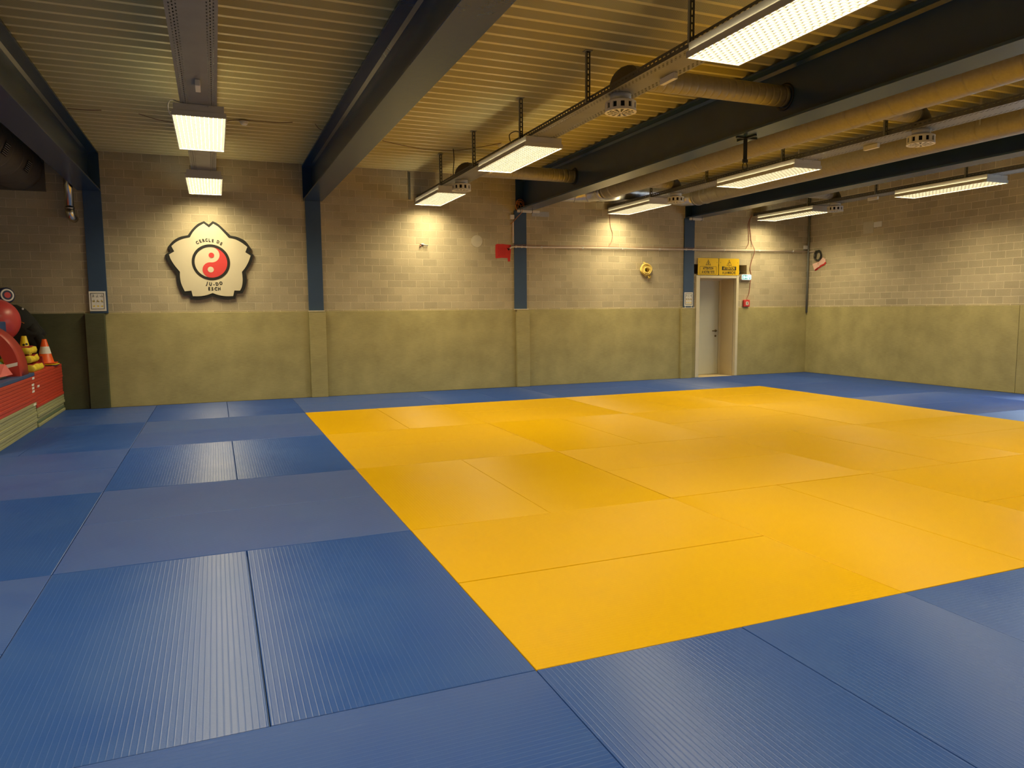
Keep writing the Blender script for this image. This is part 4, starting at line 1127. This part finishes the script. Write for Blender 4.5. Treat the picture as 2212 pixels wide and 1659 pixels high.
# smoke detectors, ceiling wires
def detector(x, y, label):
    D = thing('smoke_detector', label, 'smoke detector', (x, y, ZC), 'smoke detectors on the ceiling')
    part(MB().lathe([(.055, .001), (.055, -.012), (.048, -.018)], (x, y, ZC), 24), 'detector_base', 'white', D)
    part(MB().lathe([(.045, -.018), (.045, -.028), (.032, -.042), (.012, -.046)], (x, y, ZC), 24), 'detector_head', 'white', D)
def zc_xy(u, v, z=ZC):
    d_ = right * ((u - 1106) / 1573.967) + fwd + up * (-(v - 829.5) / 1573.967)
    t = (z - CAMP.z) / d_.z
    return CAMP + d_ * t
p_ = zc_xy(527, 262); detector(p_.x, p_.y, 'white smoke detector on the ceiling right of the leftmost lamp row')
p_ = zc_xy(1083, 312); detector(p_.x, p_.y, 'white smoke detector on the ceiling left of the middle lamp')
def wire(name, mat, label, px, r=.004, z=ZC - .008):
    run(name, mat, label, 'wire', [zc_xy(u, v, z + (.0 if k % 2 else -.004)) for k, (u, v) in enumerate(px)], r, 6)
wire('ceiling_wire', 'brown', 'short brown wire on the ceiling by the leftmost beam', [(145, 234), (180, 237), (219, 238)])
wire('ceiling_wire', 'brown', 'brown wire sagging left of the leftmost lamp row', [(300, 246), (335, 257), (370, 264), (400, 266)])
wire('ceiling_wire', 'brown', 'brown wire running right from the leftmost lamp row past the smoke detector', [(480, 263), (512, 259), (560, 262), (600, 265), (632, 264)])
wire('ceiling_wire', 'brown', 'stub of brown wire by the emblem column beam', [(681, 268), (687, 276), (694, 280)])
wire('ceiling_wire', 'brown', 'long reddish wire sagging across the ceiling to the middle smoke detector', [(826, 304), (870, 314), (920, 323), (980, 325), (1030, 319), (1083, 309)])
run('lamp_cord', 'white', 'white cord looping from the tray to the leftmost lamp row near lamp', 'cord', [(-1.32, 5.0, ZT + .03), (-1.385, 4.95, 3.33), (-1.415, 4.92, 3.28), (-1.41, 4.93, 3.22), (-1.395, 4.97, 3.20)], .005)
run('lamp_cord', 'blackcable', 'black cord looping above the middle lamp', 'cord', [(2.16, 5.55, ZT + .06), (2.13, 5.50, 3.42), (2.16, 5.40, 3.44), (2.19, 5.30, 3.40), (2.18, 5.28, 3.36)], .006)

q_ = zc_xy(979, 322)
run('cable_drop', 'blackcable', 'thin dark cable dropping from the ceiling to the middle tray', 'cable', [(q_.x, q_.y, ZC + .003), (q_.x + .01, q_.y, 3.60), (q_.x - .005, q_.y, 3.45), (q_.x, q_.y, ZT + .065)], .007)
# ------------------------------------------------------------------ stacked gym mats
SX0, SX1 = -4.45, -3.222
def stack(y0, y1, layers, which):
    z = 0.0; n = len(layers)
    for k, (colr, th) in enumerate(layers):
        x1 = SX1 + random.uniform(-.010, .008); dy = random.uniform(-.012, .012)
        top = n - 1 - k
        nm = {'matred': 'red', 'matgreen': 'olive green', 'matdark': 'dark green', 'matblue': 'blue'}[colr]
        pos = ('topmost' if top == 0 else '%s from the top' % ORD[top]) if top < 9 else ('bottommost' if k == 0 else '%s from the bottom' % ORD[k])
        lab = '%s gym mat, %s of the stack %s' % (nm, pos, which)
        loc = ((SX0 + x1) / 2, (y0 + y1) / 2, z)
        M_ = thing('gym_mat', lab, 'gym mat', loc, 'gym mats stacked in the left corner')
        bxm = MB().box(SX0, x1, y0 + dy, y1 + dy, z + .001, z + th, .0065, 2)
        part(bxm, 'mat_cover', colr, M_)
        if (which.startswith('in front') and top in (1, 3, 4, 5, 9)) or (which.startswith('by') and top == 4):
            ya = (y1 - .17) if which.startswith('in front') else (y0 + .09)
            part(MB().box(x1 - .002, x1 + .0012, ya, ya + .12, z + .007, z + th - .006), 'name_tag', 'paper', M_, 'white tag')
        z += th
    return z
ZS = stack(8.085, 9.83, [('matgreen', .0405), ('matdark', .0405)] + [('matgreen', .0405)] * 4 + [('matred', .0405)] * 11, 'by the back wall')
ZF = stack(6.06, 8.065, [('matgreen', .0405)] * 8 + [('matred', .0405)] * 8 + [('matblue', .045)], 'in front of it')

# ---- things on the stacks
def cone(x, y, z, h, r, mat, label, base, band=False, holes=False, lift=0.0):
    K = thing('traffic_cone', label, 'cone', (x, y, z))
    bm_ = MB(); nn_ = 32
    for k in range(nn_):
        q = []
        for a in (2 * PI * k / nn_, 2 * PI * (k + 1) / nn_):
            ca, sa = math.cos(a), math.sin(a); e = base / 2 / max(abs(ca), abs(sa)); e = min(e, base * .64)
            q.append((ca, sa, e))
        for z_ in (z + .001, z + .011):
            bm_.quad([(x + q[0][0] * r, y + q[0][1] * r, z_), (x + q[0][0] * q[0][2], y + q[0][1] * q[0][2], z_), (x + q[1][0] * q[1][2], y + q[1][1] * q[1][2], z_), (x + q[1][0] * r, y + q[1][1] * r, z_)])
        bm_.quad([(x + q[0][0] * q[0][2], y + q[0][1] * q[0][2], z + .001), (x + q[1][0] * q[1][2], y + q[1][1] * q[1][2], z + .001), (x + q[1][0] * q[1][2], y + q[1][1] * q[1][2], z + .011), (x + q[0][0] * q[0][2], y + q[0][1] * q[0][2], z + .011)])
    part(bm_, 'cone_base', mat, K)
    part(MB().lathe([(r, .010), (r * .93, .022), (r * .26, h), (r * .20, h + .004)], (x, y, z), 32, cap=False), 'cone_body', mat, K)
    if band:
        f0, f1 = .36, .68
        rr = lambda t: (r * .93 + (r * .26 - r * .93) * t) + .0012
        part(MB().lathe([(rr(f0), .022 + (h - .022) * f0), (rr(f1), .022 + (h - .022) * f1)], (x, y, z), 32, cap=False), 'white_band', 'paper', K, 'white band')
    if holes:
        hm = MB()
        for a, t in ((-1.55, .72), (-.85, .74)):
            q = r * .93 + (r * .26 - r * .93) * t
            n_ = Vector((math.cos(a), math.sin(a), .2)).normalized()
            c_ = Vector((x, y, z + .022 + (h - .022) * t)) + Vector((math.cos(a), math.sin(a), 0)) * (q + .0005)
            hm.tube([c_ - n_ * .004, c_ + n_ * .0015], .015, 14)
        part(hm, 'holes', 'black', K, 'dark round holes')
    return K
cone(-3.345, 9.42, ZS, .26, .105, 'conepurple', 'dark purple cone at the bottom of the nested cones', .29)
cone(-3.345, 9.42, ZS + .016, .28, .108, 'coneyellow', 'yellow cone nested under the orange and white cone', .30)
cone(-3.345, 9.42, ZS + .036, .335, .108, 'coneorange', 'orange and white striped traffic cone on the red mat stack', .27, band=True)
cone(-3.50, 9.02, ZS, .43, .115, 'coneyellow', 'yellow cone with round holes behind the red and yellow cushions', .25, holes=True)

def cushion(x0, x1, y0, y1, z0, z1, label, seed):
    rnd = random.Random(seed)
    K = thing('cushion', label, 'cushion', ((x0 + x1) / 2, (y0 + y1) / 2, z0), 'red and yellow cushions on the mat stack')
    nx, ny = 10, 14
    def side(u, v, zz):
        return (x0 + (x1 - x0) * u, y0 + (y1 - y0) * v, zz)
    m = MB(); g_ = []
    bump = lambda u, v: .010 * math.sin(u * 9 + seed) * math.sin(v * 7 + seed * 2) - .014 * 0.4 * max(0, 1 - 10 * min(u, 1 - u, v, 1 - v))
    for i in range(nx + 1):
        row = []
        for j in range(ny + 1):
            u, v = i / nx, j / ny
            row.append(m.bm.verts.new(side(u, v, z1 + bump(u, v) - .002)))
        g_.append(row)
    for i in range(nx):
        for j in range(ny):
            f_ = m.bm.faces.new((g_[i][j], g_[i + 1][j], g_[i + 1][j + 1], g_[i][j + 1])); f_.smooth = True
    part(m, 'top_cover', 'redcov', K, 'dark red top')
    m = MB(); ring = [(i / nx, 0) for i in range(nx)] + [(1, j / ny) for j in range(ny)] + [(1 - i / nx, 1) for i in range(nx)] + [(0, 1 - j / ny) for j in range(ny)]
    lev = []
    for t in (0, .25, .5, .75, 1):
        lv = []
        for k, (u, v) in enumerate(ring):
            o_ = .018 * math.sin(PI * t) + (.016 * math.sin(k * 1.15 + seed) * math.sin(PI * t * .9 + .3) if 0 < t < 1 else 0)
            dx, dy = (u - .5), (v - .5)
            ex = o_ * (1 if u == 1 else (-1 if u == 0 else 0)); ey = o_ * (1 if v == 1 else (-1 if v == 0 else 0))
            zt = z0 + .002 + (z1 + bump(u, v) - .002 - z0 - .002) * t
            lv.append(m.bm.verts.new((x0 + (x1 - x0) * u + ex, y0 + (y1 - y0) * v + ey, zt)))
        lev.append(lv)
    nr = len(ring)
    for a_, b_ in zip(lev, lev[1:]):
        for k in range(nr):
            f_ = m.bm.faces.new((a_[k], a_[(k + 1) % nr], b_[(k + 1) % nr], b_[k])); f_.smooth = True
    m.bm.faces.new(list(reversed(lev[0])))
    part(m, 'side_cover', 'yellowcov', K, 'crumpled yellow sides')
cushion(-3.55, -3.245, 8.12, 8.66, ZS, ZS + .10, 'red and yellow cushion, bottom one of three on the red mats', 1)
cushion(-3.55, -3.275, 8.10, 8.60, ZS + .114, ZS + .21, 'red and yellow cushion, middle one of three on the red mats', 2)
cushion(-3.55, -3.290, 8.13, 8.62, ZS + .224, ZS + .315, 'red and yellow cushion, topmost of three on the red mats', 3)
K = thing('red_flap_cushion', 'dark red wedge standing behind the red and yellow cushions', 'cushion', (-3.3, 8.75, ZS))
part(MB().prism([(8.715, ZS), (8.875, ZS), (8.735, ZS + .17), (8.715, ZS + .17)], -3.55, -3.25, 'YZ'), 'wedge_body', 'redcov', K)

# red foam arch standing on the blue mat
K = thing('foam_arch', 'big red padded foam arch standing on the blue topped stack', 'foam arch', (-3.9, 7.65, ZF))
ax, ay0, ay1 = -3.90, 7.48, 7.84
n = 28; m = MB(); sec = []
for k in range(n + 1):
    a = PI * k / n
    ca, sa = math.cos(a), math.sin(a)
    e = .85
    sp = lambda v_: math.copysign(abs(v_) ** e, v_)
    o_ = (ax + .665 * sp(ca), ZF + .655 * sp(sa)); i_ = (ax + .520 * sp(ca), ZF + .505 * sp(sa))
    sec.append([m.bm.verts.new((o_[0], ay0 + .02, o_[1])), m.bm.verts.new((o_[0], ay1, o_[1])), m.bm.verts.new((i_[0], ay1, i_[1])), m.bm.verts.new((i_[0], ay0, i_[1])), m.bm.verts.new((o_[0] - .012 * ca, ay0, o_[1] - .012 * sa))])
for a_, b_ in zip(sec, sec[1:]):
    for k in range(5):
        m.bm.faces.new((a_[k], a_[(k + 1) % 5], b_[(k + 1) % 5], b_[k])).smooth = (k in (0, 2))
m.bm.faces.new(sec[0]); m.bm.faces.new(list(reversed(sec[-1])))
part(m, 'arch_body', 'foamred', K)
part(MB().prism([(-3.43, ZF + .085), (-3.265, ZF + .125), (-3.262, ZF + .165), (-3.435, ZF + .125)], ay0 - .002, ay0 + .001), 'tape_patch', 'paper', K, 'pale tape patch')

# foam blocks in front
K = thing('foam_wedge', 'pink foam wedge on the blue topped mat stack', 'foam block', (-3.45, 7.2, ZF))
m = MB(); P0 = [(-3.62, 6.92, ZF + .03), (-3.33, 6.98, ZF + .03), (-3.30, 7.40, ZF + .03), (-3.62, 7.40, ZF + .03)]
P1 = [(-3.62, 6.92, ZF + .045), (-3.33, 6.98, ZF + .045), (-3.36, 7.36, ZF + .155), (-3.62, 7.36, ZF + .155)]
lo = [m.bm.verts.new(p) for p in P0]; hi = [m.bm.verts.new(p) for p in P1]
m.bm.faces.new(list(reversed(lo))); m.bm.faces.new(hi)
for k in range(4): m.bm.faces.new((lo[k], lo[(k + 1) % 4], hi[(k + 1) % 4], hi[k]))
part(m, 'wedge_top', 'pinkfoam', K)
part(MB().box(-3.60, -3.36, 7.0, 7.38, ZF, ZF + .031), 'wedge_underside', 'greyfoam', K, 'grey underside')
solo(MB().prism([(-3.62, ZF), (-3.262, ZF), (-3.30, ZF + .215), (-3.62, ZF + .215)], 6.12, 6.50), 'foam_block', 'ball', 'small red foam block at the front of the blue topped mat stack', 'foam block', (-3.45, 6.3, ZF))
solo(MB().sphere((-3.60, 7.98, ZF + .085), .085, seg=20), 'small_ball', 'greenrub', 'small green ball beneath the red foam arch', 'ball', (-3.60, 7.98, ZF))

# pile behind the arch: soft blocks carrying the big ball
solo(MB().box(-4.25, -3.72, 8.92, 9.34, ZS, ZS + .17, .03, 3), 'foam_block', 'brownfoam', 'brown foam block low behind the red arch', 'foam block', (-4.0, 9.1, ZS))
solo(MB().box(-4.25, -3.74, 8.92, 9.34, ZS + .171, ZS + .345, .03, 3), 'foam_block', 'yellowcov', 'yellow foam block carrying the big red ball', 'foam block', (-4.0, 9.1, ZS + .17))
solo(MB().sphere((-3.825, 9.06, ZS + .345 + .295), .295, seg=40), 'gym_ball', 'ball', 'big red gym ball on top of the pile', 'ball', (-3.83, 9.12, ZS + .345))
solo(MB().box(-4.1, -3.655, 8.15, 8.50, ZS, ZS + .28, .02, 3), 'foam_block', 'brownfoam', 'brown foam block beside the three cushions behind the arch', 'foam block', (-3.9, 8.3, ZS))
solo(MB().box(-4.1, -3.60, 8.18, 8.50, ZS + .281, ZS + .47, .02, 3), 'foam_block', 'yellowcov', 'yellow foam block seen just above the red arch', 'foam block', (-3.9, 8.3, ZS + .28))
solo(MB().box(-4.1, -3.565, 8.14, 8.46, ZS + .471, ZS + .635, .015, 3), 'foam_block', 'matblue', 'blue foam block at the picture edge above the red arch', 'foam block', (-3.9, 8.3, ZS + .47))

# black cloth costume slumped against the wall
K = thing('black_cloth_bundle', 'black padded cloth bundle with two legs slumped against the dark green panel', 'cloth bundle', (-3.7, 9.6, ZS))
BX = lambda u: -3.842 + .00508 * u
BZ_ = lambda v: .935 + (751 - v) * .00655
outl = [(-60, 700), (-40, 668), (5, 657), (28, 658), (48, 667), (66, 684), (82, 706), (96, 722), (86, 727), (70, 735), (50, 760), (20, 788), (-60, 788)]
m = MB(); cxy = Vector((BX(10), BZ_(715)))
layers = [(.55, 9.47), (.85, 9.51), (1.0, 9.60), (1.0, 9.72), (.9, 9.80), (.6, 9.835)]
lv = []
for s, y in layers:
    lv.append([m.bm.verts.new((cxy.x + (BX(u) - cxy.x) * s, y, max(ZS + .004, cxy.y + (BZ_(v) - cxy.y) * s))) for u, v in outl])
for a_, b_ in zip(lv, lv[1:]):
    for k in range(len(outl)):
        m.bm.faces.new((a_[k], a_[(k + 1) % len(outl)], b_[(k + 1) % len(outl)], b_[k])).smooth = True
m.bm.faces.new(lv[0]); m.bm.faces.new(list(reversed(lv[-1])))
part(m, 'body_cover', 'cloth', K)
for px_ in (((40, 705), (58, 722), (66, 742), (66, 768), (64, 785)), ((58, 705), (74, 720), (80, 738), (78, 760), (74, 784))):
    part(MB().tube([(BX(u), 9.56 + .03 * q, max(BZ_(v), ZS + .055)) for q, (u, v) in enumerate(px_)], [.085, .085, .07, .06, .05], 16), 'leg', 'cloth', K)
part(MB().sphere((BX(47), 9.570, BZ_(667)), .016, seg=10), 'button', 'paper', K, 'white button')
part(MB().tube([(BX(40), 9.50, BZ_(693)), (BX(52), 9.46, BZ_(697))], .006, 8), 'cord_tip', 'orange', K, 'orange cord')
# striped target roll
K = thing('target_roll', 'navy roll with white ring and red centre above the big ball', 'roll', (-3.75, 9.3, 1.57))
ax_ = Vector((.62, -.78, .08)).normalized(); e0 = Vector((-3.705, 9.27, 1.672)); e1 = e0 - ax_ * .62
part(MB().tube([e1, e1 + ax_ * .02, e0 - ax_ * .02, e0], [.085, .103, .106, .092], 32), 'roll_body', 'navy', K)
part(MB().tube([e0 - ax_ * .002, e0 + ax_ * .002], .083, 32), 'white_ring', 'paper', K, 'white ring')
part(MB().tube([e0 - ax_ * .001, e0 + ax_ * .004], .064, 32), 'navy_ring', 'navy', K)
part(MB().tube([e0 - ax_ * .001, e0 + ax_ * .006], .040, 32), 'red_centre', 'red', K, 'red centre')
